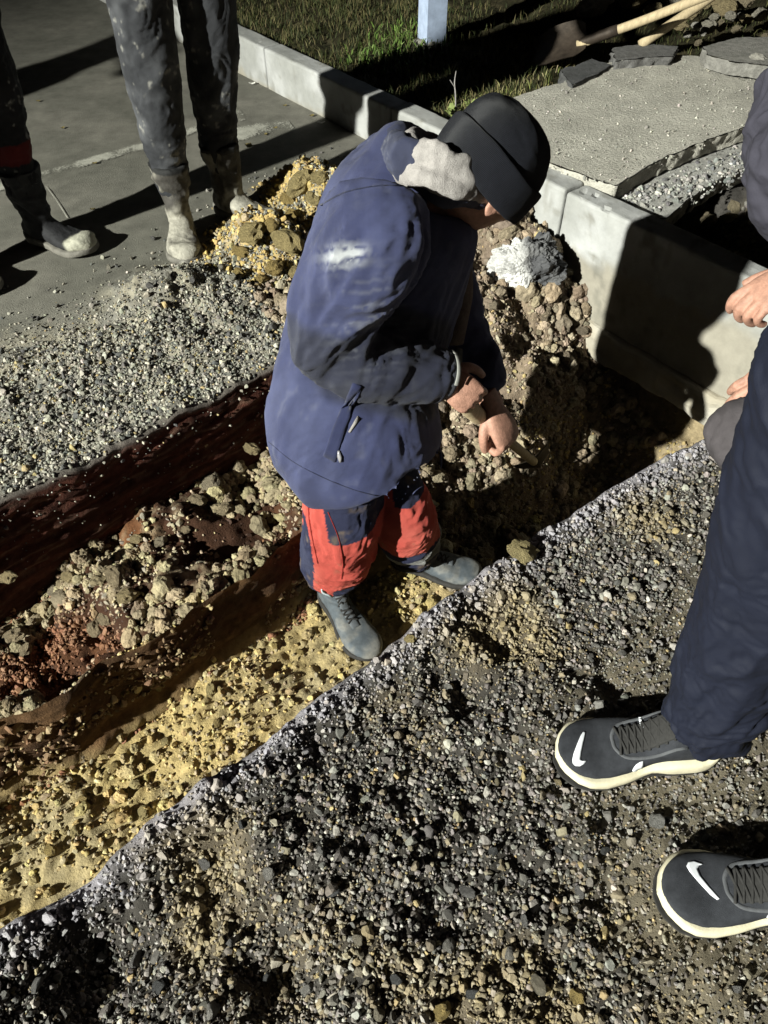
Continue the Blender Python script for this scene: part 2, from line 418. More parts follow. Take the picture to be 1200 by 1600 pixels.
clay = mixc(np.array([.42, .32, .145]), np.array([.30, .245, .14]), sm(n1 + .4 * n2, -.3, .4))
clay = mixc(clay, np.array([.30, .235, .14]), sm(uF + .3 * n1, .55, 1.2))
red = mixc(np.array([.050, .024, .014]), np.array([.13, .055, .024]), sm(n1 + .3 * n2, -.1, .5))
ledge_c = mixc(red, np.array([.30, .24, .155]), sm(zz + .08 * n2 + .05 * n3, -.29, -.20))  # low ledge painted dark red-brown to stand in for wall shade
clay = mixc(clay, np.array([.42, .39, .27]), .9 * shave(GV[:, 0], GV[:, 1]))
brown = mixc(np.array([.24, .185, .13]), np.array([.19, .145, .11]), sm(n2, -.3, .3))
c_tr = mixc(clay, ledge_c, sm(vF + .05 * n2, 1.10, 1.2))
maroon = mixc(np.array([.10, .030, .018]), np.array([.16, .055, .035]), sm(n2 + n3 * .5, -.2, .4))
c_tr = mixc(c_tr, maroon, sm(vF, vf_ - .02, vf_ - .004) * (1 - sm(uF, .95, 1.2)))
c_tr = mixc(c_tr, brown, sm(uF, 1.0, 1.35) * sm(vF, .85, 1.05))
dusty = mixc(np.array([.19, .18, .155]), np.array([.33, .30, .23]), sm(n2 + .5 * n3, -.3, .35))
plain = mixc(np.array([.155, .15, .125]), np.array([.20, .19, .16]), sm(n1, -.4, .4))
c_far = mixc(plain, dusty, sm(vF + .12 * n1, vf_ + .72, vf_ + .5))
pu, pv = uv(pile_c); pd = np.hypot(uF - pu - .05, vF - pv)
c_far = mixc(c_far, np.array([.46, .33, .13]), sm(pd + .10 * n2, .30, .14))
pu2, pv2 = G(500, 310); pd2 = np.hypot(uF - pu2, vF - pv2)
c_far = mixc(c_far, np.array([.42, .31, .13]), sm(pd2 + .10 * n2, .28, .14))
c_vg = mixc(np.array([.035, .032, .016]), np.array([.07, .06, .032]), sm(n2, -.2, .3))
rub = sm(vF + .1 * n1, 1.75, 1.5)
c_vg = mixc(c_vg, np.array([.26, .22, .15]), rub)
c_vg = mixc(c_vg, np.array([.06, .055, .05]), sm(vF, 1.70, 1.55) * sm(vF, 1.12, 1.25) * (1 - sm(uF, 3.0, 3.2)))  # dark colour stands in for the shade in the crack below the slab
fc_u = uF[GF].mean(1); fc_v = vF[GF].mean(1)
zone = np.where(fc_u > KERB_U + .05, 3, np.where(fc_v < v_near(fc_u) + .004, 0, np.where(fc_v > v_far(fc_u) + .010, 2, 1)))
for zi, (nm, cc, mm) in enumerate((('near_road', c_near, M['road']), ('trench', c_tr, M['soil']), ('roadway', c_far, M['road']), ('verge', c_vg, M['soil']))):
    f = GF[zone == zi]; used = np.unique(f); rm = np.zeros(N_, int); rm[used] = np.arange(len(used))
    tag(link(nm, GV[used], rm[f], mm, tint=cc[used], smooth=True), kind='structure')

# the cut edge of the old road: a face of its own, streaked along its layers
fu, fz = np.meshgrid(np.arange(-1.1, 1.22, .009), np.arange(-.42, .004, .0085), indexing='ij')
fq = np.stack([fu * 9, fz * 45, fu * 0], -1).reshape(-1, 3)
top_ = 1 - sm(-fz.ravel(), .005, .05)
fv = v_far(fu.ravel()) - .004 + (.012 * fbm(fq, 4, 401) + .006 * fbm(fq * 3.1, 2, 407) - .006) * (1 - .8 * top_) + .05 * sm(fu.ravel(), 1.05, 1.2)
fx_, fy_ = xy(fu.ravel(), fv)
cx_, cy_ = xy(fu[:, 0], v_far(fu[:, 0]) + .010); zt_ = height(cx_, cy_)[:, None]
fzz = fz + sm(fz, -.20, 0) * zt_
fn = fbm(fq * np.array([.6, 1.4, 1]), 4, 411); fn2 = fbm(fq * np.array([2, 2.5, 1]), 3, 413)
ft = mixc(np.array([.050, .018, .012]), np.array([.10, .036, .024]), sm(fn, -.25, .35))
ft = mixc(ft, np.array([.16, .10, .07]), .6 * sm(fn2, .25, .5))
ft = mixc(ft, np.array([.14, .12, .105]), sm(fz.ravel() + .008 * fn, -.022, -.006))
fv = fv - .034 * (1 + fz.ravel() / .42)                          # undercut shaped in to keep the face out of the lamp
fx_, fy_ = xy(fu.ravel(), fv); CV = np.stack([fx_, fy_, fzz.ravel() - .001], 1).reshape(*fu.shape, 3); ft = ft.reshape(*fu.shape, 3)
lipr = []
for dv, dz in ((-.012, .004), (.004, .004), (.022, .001)):
    vv_ = v_far(fu[:, 0]) + dv; x_, y_ = xy(fu[:, 0], vv_); lipr.append(np.stack([x_, y_, zt_[:, 0] + dz + .003 * fbm(p3(fu[:, 0] * 40, vv_ * 40), 2, 9)], 1)[:, None])
CV = np.concatenate([CV] + lipr, 1); ft = np.concatenate([ft, np.broadcast_to(np.array([.17, .16, .135]), (len(fu), 3, 3))], 1)
tag(link('cut_face', CV.reshape(-1, 3), grid_faces(CV.shape[0], CV.shape[1], wrap=False), M['soil'], tint=ft.reshape(-1, 3)), kind='structure')

fu, fz = np.meshgrid(np.arange(-1.1, 1.02, .010), np.arange(-.52, -.22, .010), indexing='ij')
fq = np.stack([fu * 5, fz * 9, fu * 0 + 3], -1).reshape(-1, 3)
fb_ = 1.15 + 0.06 * fbm(p3(fu.ravel() * 3.2, fu.ravel() * 0 + 9), 2, 51)
tz = sm(fz.ravel(), -.36, -.23)
fv = fb_ - .014 + .026 * fbm(fq, 4, 421) + .014 * fbm(fq * 4.3, 4, 427) + .012 * tz - .03 * sm(fz.ravel(), -.44, -.5)
fx_, fy_ = xy(fu.ravel(), fv); fn = fbm(fq * np.array([.8, 1.5, 1]), 4, 431)
ft = mixc(np.array([.055, .030, .016]), np.array([.13, .072, .034]), sm(fn, -.3, .4))
ft = mixc(ft, np.array([.26, .19, .09]), sm(fz.ravel() + .05 * fn, -.44, -.5))
tag(link('lower_cut_face', np.stack([fx_, fy_, fz.ravel()], 1), grid_faces(*fu.shape, wrap=False), M['soil'], tint=ft), kind='structure')

# ------------------------------------------------------------------ kerb, slab, broken asphalt
JOINTS = [7.26, 6.31, 5.36, 4.406, 3.452, 2.498, 1.545, 0.591, -0.363, -1.317, -2.27]
kb = xy(KERB_U, 1.5)
kerb = empty('kerb', (kb[0], kb[1], 0), 'pale concrete kerb crossing the scene behind the trench', 'kerb')
kerb['kind'] = 'structure'
def block_mesh(u0, u1, v0, v1, z0, z1, nu, nv, nz, rough=.0015, seed=1, bev=.012):
    """A concrete block with worn arrises."""
    def ln(a, b, n): return np.unique(np.concatenate([[a, a + bev * .4, a + bev], np.linspace(a + bev, b - bev, n), [b - bev, b - bev * .4, b]]))
    U, V_, Zs = ln(u0, u1, nu), ln(v0, v1, nv), ln(z0, z1, nz)
    parts = []
    for axis in range(3):
        for side in (0, 1):
            A_, B_ = [(V_, Zs), (U, Zs), (U, V_)][axis]
            a, b = np.meshgrid(A_, B_, indexing='ij'); k = np.full_like(a, [(u0, u1), (v0, v1), (z0, z1)][axis][side])
            P_ = np.stack([(k, a, b), (a, k, b), (a, b, k)][axis], -1).reshape(-1, 3)
            F_ = grid_faces(len(A_), len(B_), wrap=False)
            if (side == 0) ^ (axis == 1): F_ = F_[:, ::-1]
            parts.append((P_, F_))
    P_, F_ = join(*parts)
    lo, hi = np.array([u0, v0, z0]) + bev, np.array([u1, v1, z1]) - bev
    c = np.clip(P_, lo, hi); d = P_ - c; L = np.linalg.norm(d, axis=1)[:, None]
    P_ = np.where(L > 1e-6, c + d / np.maximum(L, 1e-6) * np.minimum(L, bev), P_)
    P_ = P_ + rough * np.stack([fbm(P_ * 14 + k, 3, seed + k) for k in range(3)], -1)
    x, y = xy(P_[:, 0], P_[:, 1]); return np.stack([x, y, P_[:, 2]], 1), F_, P_
for k in range(len(JOINTS) - 1):
    v1, v0 = JOINTS[k] - .003, JOINTS[k + 1] + .003
    V, F, L_ = block_mesh(KERB_U, KERB_U + KERB_W, v0, v1, -.24, KERB_Z + rng.uniform(-.003, .003), 6, 90 if k in (3, 4, 5, 6) else 10, 34 if k in (3, 4, 5, 6) else 10, .0030, 3)
    V = V - np.stack([np.full(len(V), -CU * .5), np.full(len(V), -SU * .5), np.full(len(V), .7)], 1) * (.010 * sm(fbm(L_ * 19, 3, 77), .38, .6) * sm(L_[:, 2], KERB_Z - .035, KERB_Z - .004))[:, None]
    n_ = fbm(L_ * 5, 4, 12); n2_ = fbm(L_ * 22, 3, 13)
    t = mixc(np.array([.33, .33, .315]), np.array([.46, .46, .455]), sm(n_, -.3, .4))
    t = mixc(t, np.array([.31, .285, .235]), sm(L_[:, 2] + .05 * n_ + .025 * n2_, .02, -.03))      # soil line where it was buried
    n3_ = fbm(L_ * np.array([30, 30, 9]), 4, 14)
    t = mixc(t, np.array([.19, .18, .15]), np.clip(.65 * sm(n2_ + .6 * n_, .30, .75) + .45 * sm(n3_ + .4 * n_, .25, .6), 0, .8))
    link('kerb_stone', V, F, M['concrete'], kerb, tint=t, smooth=False, base=(kb[0], kb[1], 0))
V, F, L_ = block_mesh(KERB_U - .022, KERB_U + .2, .1, 1.42, -.36, -.235, 4, 60, 6, .014, 9, .02)
link('concrete_bedding', V, F, M['concrete'], kerb, tint=mixc(np.array([.36, .32, .25]), np.array([.45, .42, .36]), sm(fbm(L_ * 9, 3, 5), -.3, .3)), smooth=False, base=(kb[0], kb[1], 0))

def slab(name, outline, z, thick, jag, seed, material, tint=None, step=.018, parent=None, tiltv=0.0):
    """A broken slab: ragged outline, rough sides; top is a grid fan of rings so that it can be uneven."""
    O = np.asarray(outline, float); P_ = []
    for a, b in zip(O, np.roll(O, -1, 0)):
        n = max(2, int(np.linalg.norm(b - a) / step)); P_ += [a + (b - a) * t for t in np.linspace(0, 1, n, endpoint=False)]
    P_ = np.array(P_); c = P_.mean(0); n = len(P_)
    dirs = (P_ - c) / np.linalg.norm(P_ - c, axis=1)[:, None]
    J = jag * fbm(p3(P_[:, 0] * 26, P_[:, 1] * 26), 4, seed) + jag * .8 * fbm(p3(P_[:, 0] * 7, P_[:, 1] * 7), 2, seed + 4)
    rings = []
    for s in np.concatenate([np.linspace(.02, .98, 26), [.995]]):
        R_ = c + (P_ + dirs * J[:, None] - c) * s
        zt = z + .005 * fbm(p3(R_[:, 0] * 5, R_[:, 1] * 5), 3, seed + 1) + tiltv * (R_[:, 1] - c[1])
        rings.append(np.column_stack([R_, zt]))
    base_z = rings[-1][:, 2]
    for k in range(1, 6):
        R_ = c + (P_ + dirs * (J + jag * .7 * vnoise(p3(P_[:, 0] * 60, P_[:, 1] * 60, k * 1.7), seed + 8))[:, None] - c)
        rings.append(np.column_stack([R_, base_z - .003 - thick * (k - 1) / 4]))
    V = np.concatenate(rings); F = np.concatenate([grid_faces(27, n), grid_faces(5, n) + 27 * n])
    V = np.concatenate([V, [np.append(c, rings[0][:, 2].mean())]]); F = np.concatenate([F, np.stack([np.full(n, len(V) - 1), (np.arange(n) + 1) % n, np.arange(n)], -1)])
    return V, F
def slab_thing(name, px, z, thick, jag, seed, label, cat, col=None, **kw):
    O = [at(*p, z)[:2] for p in px]
    V, F = slab(name, O, z, thick, jag, seed, None, **kw)
    b = V.mean(0); b[2] = V[:, 2].min()
    o = link(name, V, F, M['slab'] if col is None else M['soil'], None, base=b, smooth=True, tint=col); o.location = tuple(b)
    return tag(o, label, cat)
slab_thing('pavement_slab', [(700, 190), (812, 148), (880, 128), (930, 105), (1000, 84), (1090, 88), (1130, 98), (1190, 128), (1275, 150), (1235, 172), (1160, 200), (1080, 228), (1010, 262), (962, 290), (905, 272), (868, 258), (800, 236)], .20, .055, .012, 5,
           'large pale pavement slab with a ragged broken edge behind the kerb', 'pavement slab')
slab_thing('asphalt_piece', [(905, 282), (960, 280), (1010, 262), (1075, 236), (1160, 206), (1230, 186), (1235, 232), (1165, 262), (1110, 286), (1068, 318), (1040, 342), (985, 335), (940, 316)], .135, .06, .020, 8,
           'grey crumbling asphalt strip below the broken slab edge', 'asphalt', col=(.42, .41, .38), step=.012)
slab_thing('asphalt_piece', [(1098, 72), (1150, 60), (1230, 58), (1240, 108), (1190, 100), (1140, 95), (1105, 84)], .27, .05, .012, 15,
           'loose asphalt plate lying over the far edge of the pavement slab', 'asphalt', col=(.25, .24, .22), step=.014)
slab_thing('asphalt_piece', [(958, 74), (1010, 68), (1060, 72), (1050, 88), (1000, 90), (962, 95)], .235, .05, .016, 18,
           'small dark asphalt fragment at the blunt end of the wooden pole', 'asphalt', col=(.16, .155, .15), step=.014)
slab_thing('asphalt_piece', [(875, 108), (925, 92), (955, 100), (925, 118), (895, 132)], .215, .05, .014, 28,
           'dark asphalt crumbs broken off at the grass corner of the slab', 'asphalt', col=(.10, .10, .10), step=.014)
# chunk of road binder still stuck to the kerb
def lump(c, r, seed, sub=3, amp=.35, freq=2.2, sq=(1, 1, 1)):
    V, F = ICO[sub]; d = 1 + amp * fbm(V * freq + seed * 3.1, 4, seed) + .10 * np.abs(fbm(V * 7 + seed, 3, seed + 2))
    return V * d[:, None] * np.asarray(sq) * r + np.asarray(c), F
V, F = ico(5); d = 1 + .55 * fbm(V * 2.3, 5, 33) + .09 * np.abs(fbm(V * 9, 4, 35)) + .03 * fbm(V * 40, 2, 36)
cb = at(822, 420, -.05)
V = V * d[:, None] * np.array([.125, .095, .12])
stain = sm(fbm(V * 18 + 3, 3, 4), -.15, .15)
t = mixc(np.array([.62, .61, .59]), np.array([.075, .075, .08]), np.clip(sm(V[:, 0] + .25 * V[:, 2], -.03, .035) * .9 + .25 * stain, 0, 1))
o = tag(link('asphalt_chunk', V, F, M['stone'], None, tint=t, smooth=False), 'big two-tone lump of asphalt stuck against the kerb face', 'asphalt')
o.location = tuple(cb)

# ------------------------------------------------------------------ loose stones and crumbs
def project(P_):
    d = P_ - CC; zc = d @ FW; return 600 + FPX * (d @ RT) / zc, 800 - FPX * (d @ UP) / zc
def scatter(n, ur, vr, dens, margin=70):
    u = rng.uniform(*ur, n * 4); v = rng.uniform(*vr, n * 4)
    k = rng.uniform(0, 1, len(u)) < dens(u, v); u, v = u[k], v[k]
    x, y = xy(u, v); z = height(x, y); P_ = np.stack([x, y, z], 1); px, py = project(P_)
    k = (px > -margin) & (px < 1200 + margin) & (py > -margin) & (py < 1600 + margin)
    return P_[k][:n], u[k][:n], v[k][:n]
def palette(n, cols, wts, jit=.25):
    i = rng.choice(len(cols), n, p=np.array(wts) / sum(wts)); c = np.array(cols, float)[i]
    return np.clip(c * rng.uniform(1 - jit, 1 + jit, (n, 1)) * rng.uniform(.95, 1.05, (n, 3)), 0.01, .9)
def gravel(name, n, ur, vr, dens, rmin, rmed, rmax, cols, wts, sub, sink=.25, tintf=None, flat=(.5, 1)):
    P_, u, v = scatter(n, ur, vr, dens)
    s = np.clip(rmed * np.exp(rng.normal(0, .42, len(P_))), rmin, rmax)
    P_ = P_ + np.array([0, 0, 1]) * (s * (1 - 2 * sink) * .8)[:, None]
    C = palette(len(P_), cols, wts)
    if tintf is not None: C = tintf(C, u, v)
    V, F, K = stones_geo(P_, s, sub, .2, flat)
    return tag(link(name, V, F, M['stone'], smooth=False, tint=np.repeat(C, K, 0)), kind='stuff')
GREY = [(.175, .16, .145), (.09, .083, .076), (.27, .25, .225), (.20, .165, .115), (.38, .355, .31), (.34, .26, .13)]
def near_d(u, v):
    pk = sm(u - .55 * v, .42, .60) * sm(v, .42, .25)
    return (v < v_near(u) - .008) * np.clip(.75 + .6 * fbm(p3(u * 5, v * 5), 3, 201), .15, 1) * (1 - .82 * pk)
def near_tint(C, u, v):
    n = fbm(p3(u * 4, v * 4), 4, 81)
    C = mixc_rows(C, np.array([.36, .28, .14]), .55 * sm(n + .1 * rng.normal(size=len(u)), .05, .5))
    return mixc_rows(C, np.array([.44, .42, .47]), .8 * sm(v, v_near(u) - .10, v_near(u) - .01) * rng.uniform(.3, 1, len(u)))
def mixc_rows(C, b, t): return C * (1 - t)[:, None] + b[None] * t[:, None]
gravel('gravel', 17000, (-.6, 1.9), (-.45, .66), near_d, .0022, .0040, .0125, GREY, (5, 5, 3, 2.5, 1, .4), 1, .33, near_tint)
gravel('grit', 26000, (-.6, 1.9), (-.45, .66), lambda u, v: (v < v_near(u) - .003) * .9, .0013, .0024, .004, GREY, (4, 4, 3, 3, 1, .6), 0, .2, near_tint)
DUST = [(.30, .285, .235), (.21, .20, .17), (.44, .41, .34), (.09, .088, .083), (.38, .30, .15)]
def far_d(u, v):
    e = v - v_far(u); n = fbm(p3(u * 4, v * 4), 3, 222)
    return (e > .0) * np.clip(sm(e + .16 * n, .62, .40) * (.72 + .8 * n) + .07 * sm(e, 1.0, .5), 0, 1) * (1 - .8 * sm(u, KERB_U - .3, KERB_U - .05))
gravel('gravel', 16000, (-1.0, 2.05), (1.45, 2.7), far_d, .0022, .0042, .0125, DUST, (4, 3, 2.5, 3, .6), 1, .28)
gravel('grit', 22000, (-1.0, 2.05), (1.45, 2.7), lambda u, v: (v > v_far(u) + .004) * sm(v - v_far(u), .75, .4), .0014, .0024, .004, DUST, (4, 3, 3, 2, .7), 0, .2)
nl = 1700; ul = rng.uniform(-1.0, 1.05, nl); vl = v_far(ul) + rng.normal(-.006, .015, nl); xl, yl = xy(ul, vl); x2, y2 = xy(ul, v_far(ul) + .012)
sl_ = np.clip(.0045 * np.exp(rng.normal(0, .4, nl)), .002, .010); zl_ = height(x2, y2) + sl_ * .2 - .05 * np.clip((v_far(ul) - .034 - vl) / .012, 0, 1) + .002
V, F, K = stones_geo(np.stack([xl, yl, zl_], 1), sl_, 1, .2, (.5, 1)); tag(link('gravel', V, F, M['stone'], smooth=False, tint=np.repeat(palette(nl, DUST, (4, 3, 3, 2, .7)), K, 0)), kind='stuff')
nl = 420; ul = rng.uniform(-1.0, 1.0, nl); zl_ = -.26 * rng.beta(1, 1.6, nl); xl, yl = xy(ul, v_far(ul) - .012 - .034 * (1 + zl_ / .42)); sl_ = np.clip(.0026 * np.exp(rng.normal(0, .5, nl)), .0012, .007)
V, F, K = stones_geo(np.stack([xl, yl, zl_], 1), sl_, 1, .2, (.5, 1)); tag(link('grit', V, F, M['stone'], smooth=False, tint=np.repeat(palette(nl, DUST, (4, 3, 3, 2, .7)), K, 0)), kind='stuff')
CLAY = [(.48, .36, .15), (.40, .30, .14), (.33, .26, .16), (.52, .42, .22), (.25, .20, .13)]
def off_strip(u, v):
    x, y = xy(u, v); return 1 - .93 * shave(x, y)
def floor_d(u, v): return off_strip(u, v) * (v > v_near(u) + .02) * (v < 1.2) * np.clip(.5 + .9 * fbm(p3(u * 6, v * 6), 3, 232), .05, 1)
gravel('soil_crumbs', 8000, (-1.0, 2.1), (.55, 1.25), floor_d, .002, .0045, .013, CLAY, (4, 3, 3, 1.5, 1.5), 1, .25)
def ledge_d(u, v): return (v > 1.08) * (v < v_far(u)) * (u < 1.2) * np.clip(.4 + 1.2 * fbm(p3(u * 5, v * 5), 3, 242), .02, 1)
BEIGE = [(.40, .33, .22), (.33, .27, .19), (.46, .38, .22), (.26, .22, .17)]
def high_only(C, u, v):
    x, y = xy(u, v); z = height(x, y)
    return mixc_rows(C, np.array([.20, .07, .03]), .85 * sm(z, -.30, -.40))
gravel('soil_crumbs', 7000, (-1.0, 1.2), (1.05, 1.6), ledge_d, .002, .0048, .014, BEIGE, (4, 3, 2, 2), 1, .3, high_only)
def face_crumbs(n, keep, rmin, rmed, rmax, jit=.3):
    f = GF[(zone == 1)]; c = GV[f].mean(1); pxy = project(c)
    f = f[(pxy[0] > -60) & (pxy[0] < 1260) & (pxy[1] > 0) & (pxy[1] < 1660)]
    a, b, c = GV[f[:, 0]], GV[f[:, 1]], GV[f[:, 2]]; nn = np.cross(b - a, c - a); ar = np.linalg.norm(nn, axis=1); nn /= ar[:, None] + 1e-12
    i = rng.choice(len(f), n, p=ar / ar.sum()); w = rng.dirichlet((1, 1, 1), n)
    P_ = w[:, :1] * a[i] + w[:, 1:2] * b[i] + w[:, 2:] * c[i]; C = (c_tr[f[i]] * w[..., None]).sum(1)
    u, v = uv(P_.T); k = keep(u, v, P_[:, 2]) > rng.uniform(0, 1, n); P_, C, nn = P_[k], C[k], nn[i][k]
    s = np.clip(rmed * np.exp(rng.normal(0, .45, len(P_))), rmin, rmax)
    C = np.clip(C * rng.uniform(1 - jit, 1 + jit, (len(P_), 1)) * 1.05, .01, .8)
    V, F, K = stones_geo(P_ + nn * (s * .35)[:, None], s, 1, .2, (.5, 1))
    return tag(link('soil_crumbs', V, F, M['stone'], smooth=False, tint=np.repeat(C, K, 0)), kind='stuff')
face_crumbs(13000, lambda u, v, z: off_strip(u, v) * (v < v_far(u) - .01) * np.clip(.6 + 1.0 * fbm(p3(u * 7, v * 7, 2), 3, 282), .1, 1), .0018, .0046, .015)
def lumps(name, n, ur, vr, dens, rmin, rmed, rmax, cols, wts, rise=.3):
    P_, u, v = scatter(n, ur, vr, dens); n = len(P_); s = np.clip(rmed * np.exp(rng.normal(0, .5, n)), rmin, rmax)
    B, Fb = ICO[2]; K = len(B); off = rng.uniform(0, 50, (n, 1, 3)); Q = (B[None] * 1.9 + off).reshape(-1, 3)
    d = (1 + .42 * fbm(Q, 3, 501) + .22 * np.abs(fbm(Q * 2.7, 2, 507))).reshape(n, K, 1)
    sc = np.stack([rng.uniform(.8, 1.3, n), rng.uniform(.8, 1.2, n), rng.uniform(.6, 1, n)], 1)
    V = np.einsum('nij,nkj->nki', rots(n), B[None] * d * sc[:, None]) * s[:, None, None] + (P_ + np.array([0, 0, 1]) * (s * rise)[:, None])[:, None]
    F = (Fb[None] + (np.arange(n) * K)[:, None, None]).reshape(-1, 3)
    C = palette(n, cols, wts, .25)
    return tag(link(name, V.reshape(-1, 3), F, M['soil'], smooth=False, tint=np.repeat(C, K, 0)), kind='stuff')
def heap_d(u, v):
    n = fbm(p3(u * 4.6, v * 5.2, 1), 4, 512)
    return (u < 1.15) * (v > 1.17) * (v < v_far(u) - .015) * sm(n, .05, .22) + .10 * (u < 1.15) * (v > 1.02) * (v < 1.16) * sm(n, .12, .3)
lumps('soil_lumps', 2300, (-1.0, 1.2), (1.0, 1.6), heap_d, .004, .0080, .026, [(.29, .235, .15), (.22, .175, .115), (.36, .30, .18)], (3, 2, 2))
def heap2_d(u, v): return (u > 1.0) * (u < KERB_U) * (v > .85) * (v < 1.9) * np.clip(.45 + 1.1 * fbm(p3(u * 5, v * 5, 3), 3, 522), .05, 1)
lumps('soil_lumps', 2300, (1.0, 2.1), (.8, 1.95), heap2_d, .005, .0105, .034, [(.32, .255, .18), (.25, .20, .145), (.40, .33, .24)], (3, 3, 2))
def heap3_d(u, v): return off_strip(u, v) * (v > v_near(u) + .02) * (v < 1.15) * np.clip(.15 + 1.0 * fbm(p3(u * 5, v * 5, 4), 3, 532), .0, 1)
lumps('soil_lumps', 900, (-1.0, 2.1), (.55, 1.2), heap3_d, .005, .009, .022, [(.42, .32, .145), (.34, .27, .14), (.46, .37, .18)], (3, 2, 1))
nf = 2600; fu_ = rng.uniform(-1.0, 1.0, nf); fz_ = -.50 + .27 * rng.beta(1.2, 1.6, nf); kk = fbm(p3(fu_ * 5, fz_ * 6), 3, 541) > -.05; fu_, fz_ = fu_[kk], fz_[kk]
fq_ = np.stack([fu_ * 5, fz_ * 9, fu_ * 0 + 3], -1); fv_ = 1.15 + 0.06 * fbm(p3(fu_ * 3.2, fu_ * 0 + 9), 2, 51) - .016 + .026 * fbm(fq_, 4, 421) + .012 * sm(fz_, -.36, -.23) - .03 * sm(fz_, -.44, -.5)
fx2, fy2 = xy(fu_, fv_); s_ = np.clip(.005 * np.exp(rng.normal(0, .5, len(fu_))), .002, .017)
V, F, K = stones_geo(np.stack([fx2, fy2, fz_], 1), s_, 1, .2, (.5, 1)); tag(link('soil_crumbs', V, F, M['stone'], smooth=False, tint=np.repeat(palette(len(fu_), [(.14, .08, .04), (.22, .15, .08), (.36, .28, .15)], (3, 2, 1.5)), K, 0)), kind='stuff')
def slope_d(u, v): return (v > .8) * (v < 1.95) * (u > 1.0) * (u < KERB_U) * np.clip(.55 + .8 * fbm(p3(u * 6, v * 6), 3, 252), .05, 1)
BROWN = [(.36, .29, .20), (.28, .22, .165), (.44, .37, .27), (.20, .16, .125), (.45, .34, .17)]
gravel('soil_crumbs', 11000, (1.0, 2.1), (.8, 1.95), slope_d, .002, .0050, .015, BROWN, (4, 4, 2, 3, 1), 1, .3)
def pile_d(u, v):
    d1 = np.hypot(u - pile_c_u - .03, v - pile_c_v); a = G(500, 310); d2 = np.hypot(u - a[0], v - a[1])
    return np.clip(np.maximum(sm(d1, .36, .12), sm(d2, .34, .12)), 0, 1)
pile_c_u, pile_c_v = uv(pile_c)
OCHRE = [(.48, .35, .13), (.42, .30, .12), (.52, .42, .20), (.34, .27, .17)]
gravel('soil_crumbs', 2600, (.4, 2.0), (1.5, 2.6), pile_d, .003, .0065, .017, OCHRE, (4, 3, 2, 2), 1, .25)
def back_d(u, v): return (u > KERB_U + .10) * (u < 3.6) * np.where(u > 3.15, sm(v, 2.25, 2.0), sm(v + .08 * fbm(p3(u * 4, v * 4), 3, 262), 1.27, 1.15))
gravel('gravel', 6000, (KERB_U, 3.9), (.2, 2.3), back_d, .004, .008, .022, [(.30, .26, .18), (.22, .20, .17), (.42, .37, .26), (.15, .14, .13)], (4, 3, 2, 2), 1, .3)
def slab_grit():
    n = 1500; px = rng.uniform(720, 1200, n); py = rng.uniform(95, 285, n); P_ = np.array([at(a, b, .203) for a, b in zip(px, py)])
    ok = ((py - 290) < (px - 945) * -.36) & ((py - 262) < (px - 850) * .42) & (py > 150 - (px - 812) * .33)
    P_ = P_[ok]; s = np.clip(.0022 * np.exp(rng.normal(0, .5, len(P_))), .001, .008)
    V, F, K = stones_geo(P_, s, 1, .2, (.4, .8)); tag(link('grit', V, F, M['stone'], smooth=False, tint=np.repeat(palette(len(P_), [(.42, .40, .35), (.30, .28, .25), (.55, .52, .46)], (3, 2, 2)), K, 0)), kind='stuff')
slab_grit()
def strip_grit():
    n = 900; px = rng.uniform(930, 1240, n); py = rng.uniform(200, 345, n); yc = np.interp(px, [930, 1010, 1075, 1160, 1240], [300, 305, 285, 250, 222]); P_ = np.array([at(a, b, .137) for a, b in zip(px, yc + rng.normal(0, 13, n))])
    s = np.clip(.0055 * np.exp(rng.normal(0, .5, n)), .002, .016); V, F, K = stones_geo(P_, s, 1, .2, (.4, .9))
    tag(link('gravel', V, F, M['stone'], smooth=False, tint=np.repeat(palette(n, [(.38, .37, .34), (.24, .235, .225), (.48, .46, .42), (.14, .14, .14)], (3, 3, 2, 2)), K, 0)), kind='stuff')
strip_grit()
def edge_d(u, v): return (u > KERB_U + .085) * (u < KERB_U + .24) * (v > 1.25) * (v < 2.2) * 1.0
gravel('gravel', 900, (KERB_U, KERB_U + .25), (1.2, 2.2), edge_d, .003, .006, .012, [(.28, .26, .22), (.40, .36, .28), (.16, .15, .14)], (3, 2, 2), 1, -1.2)

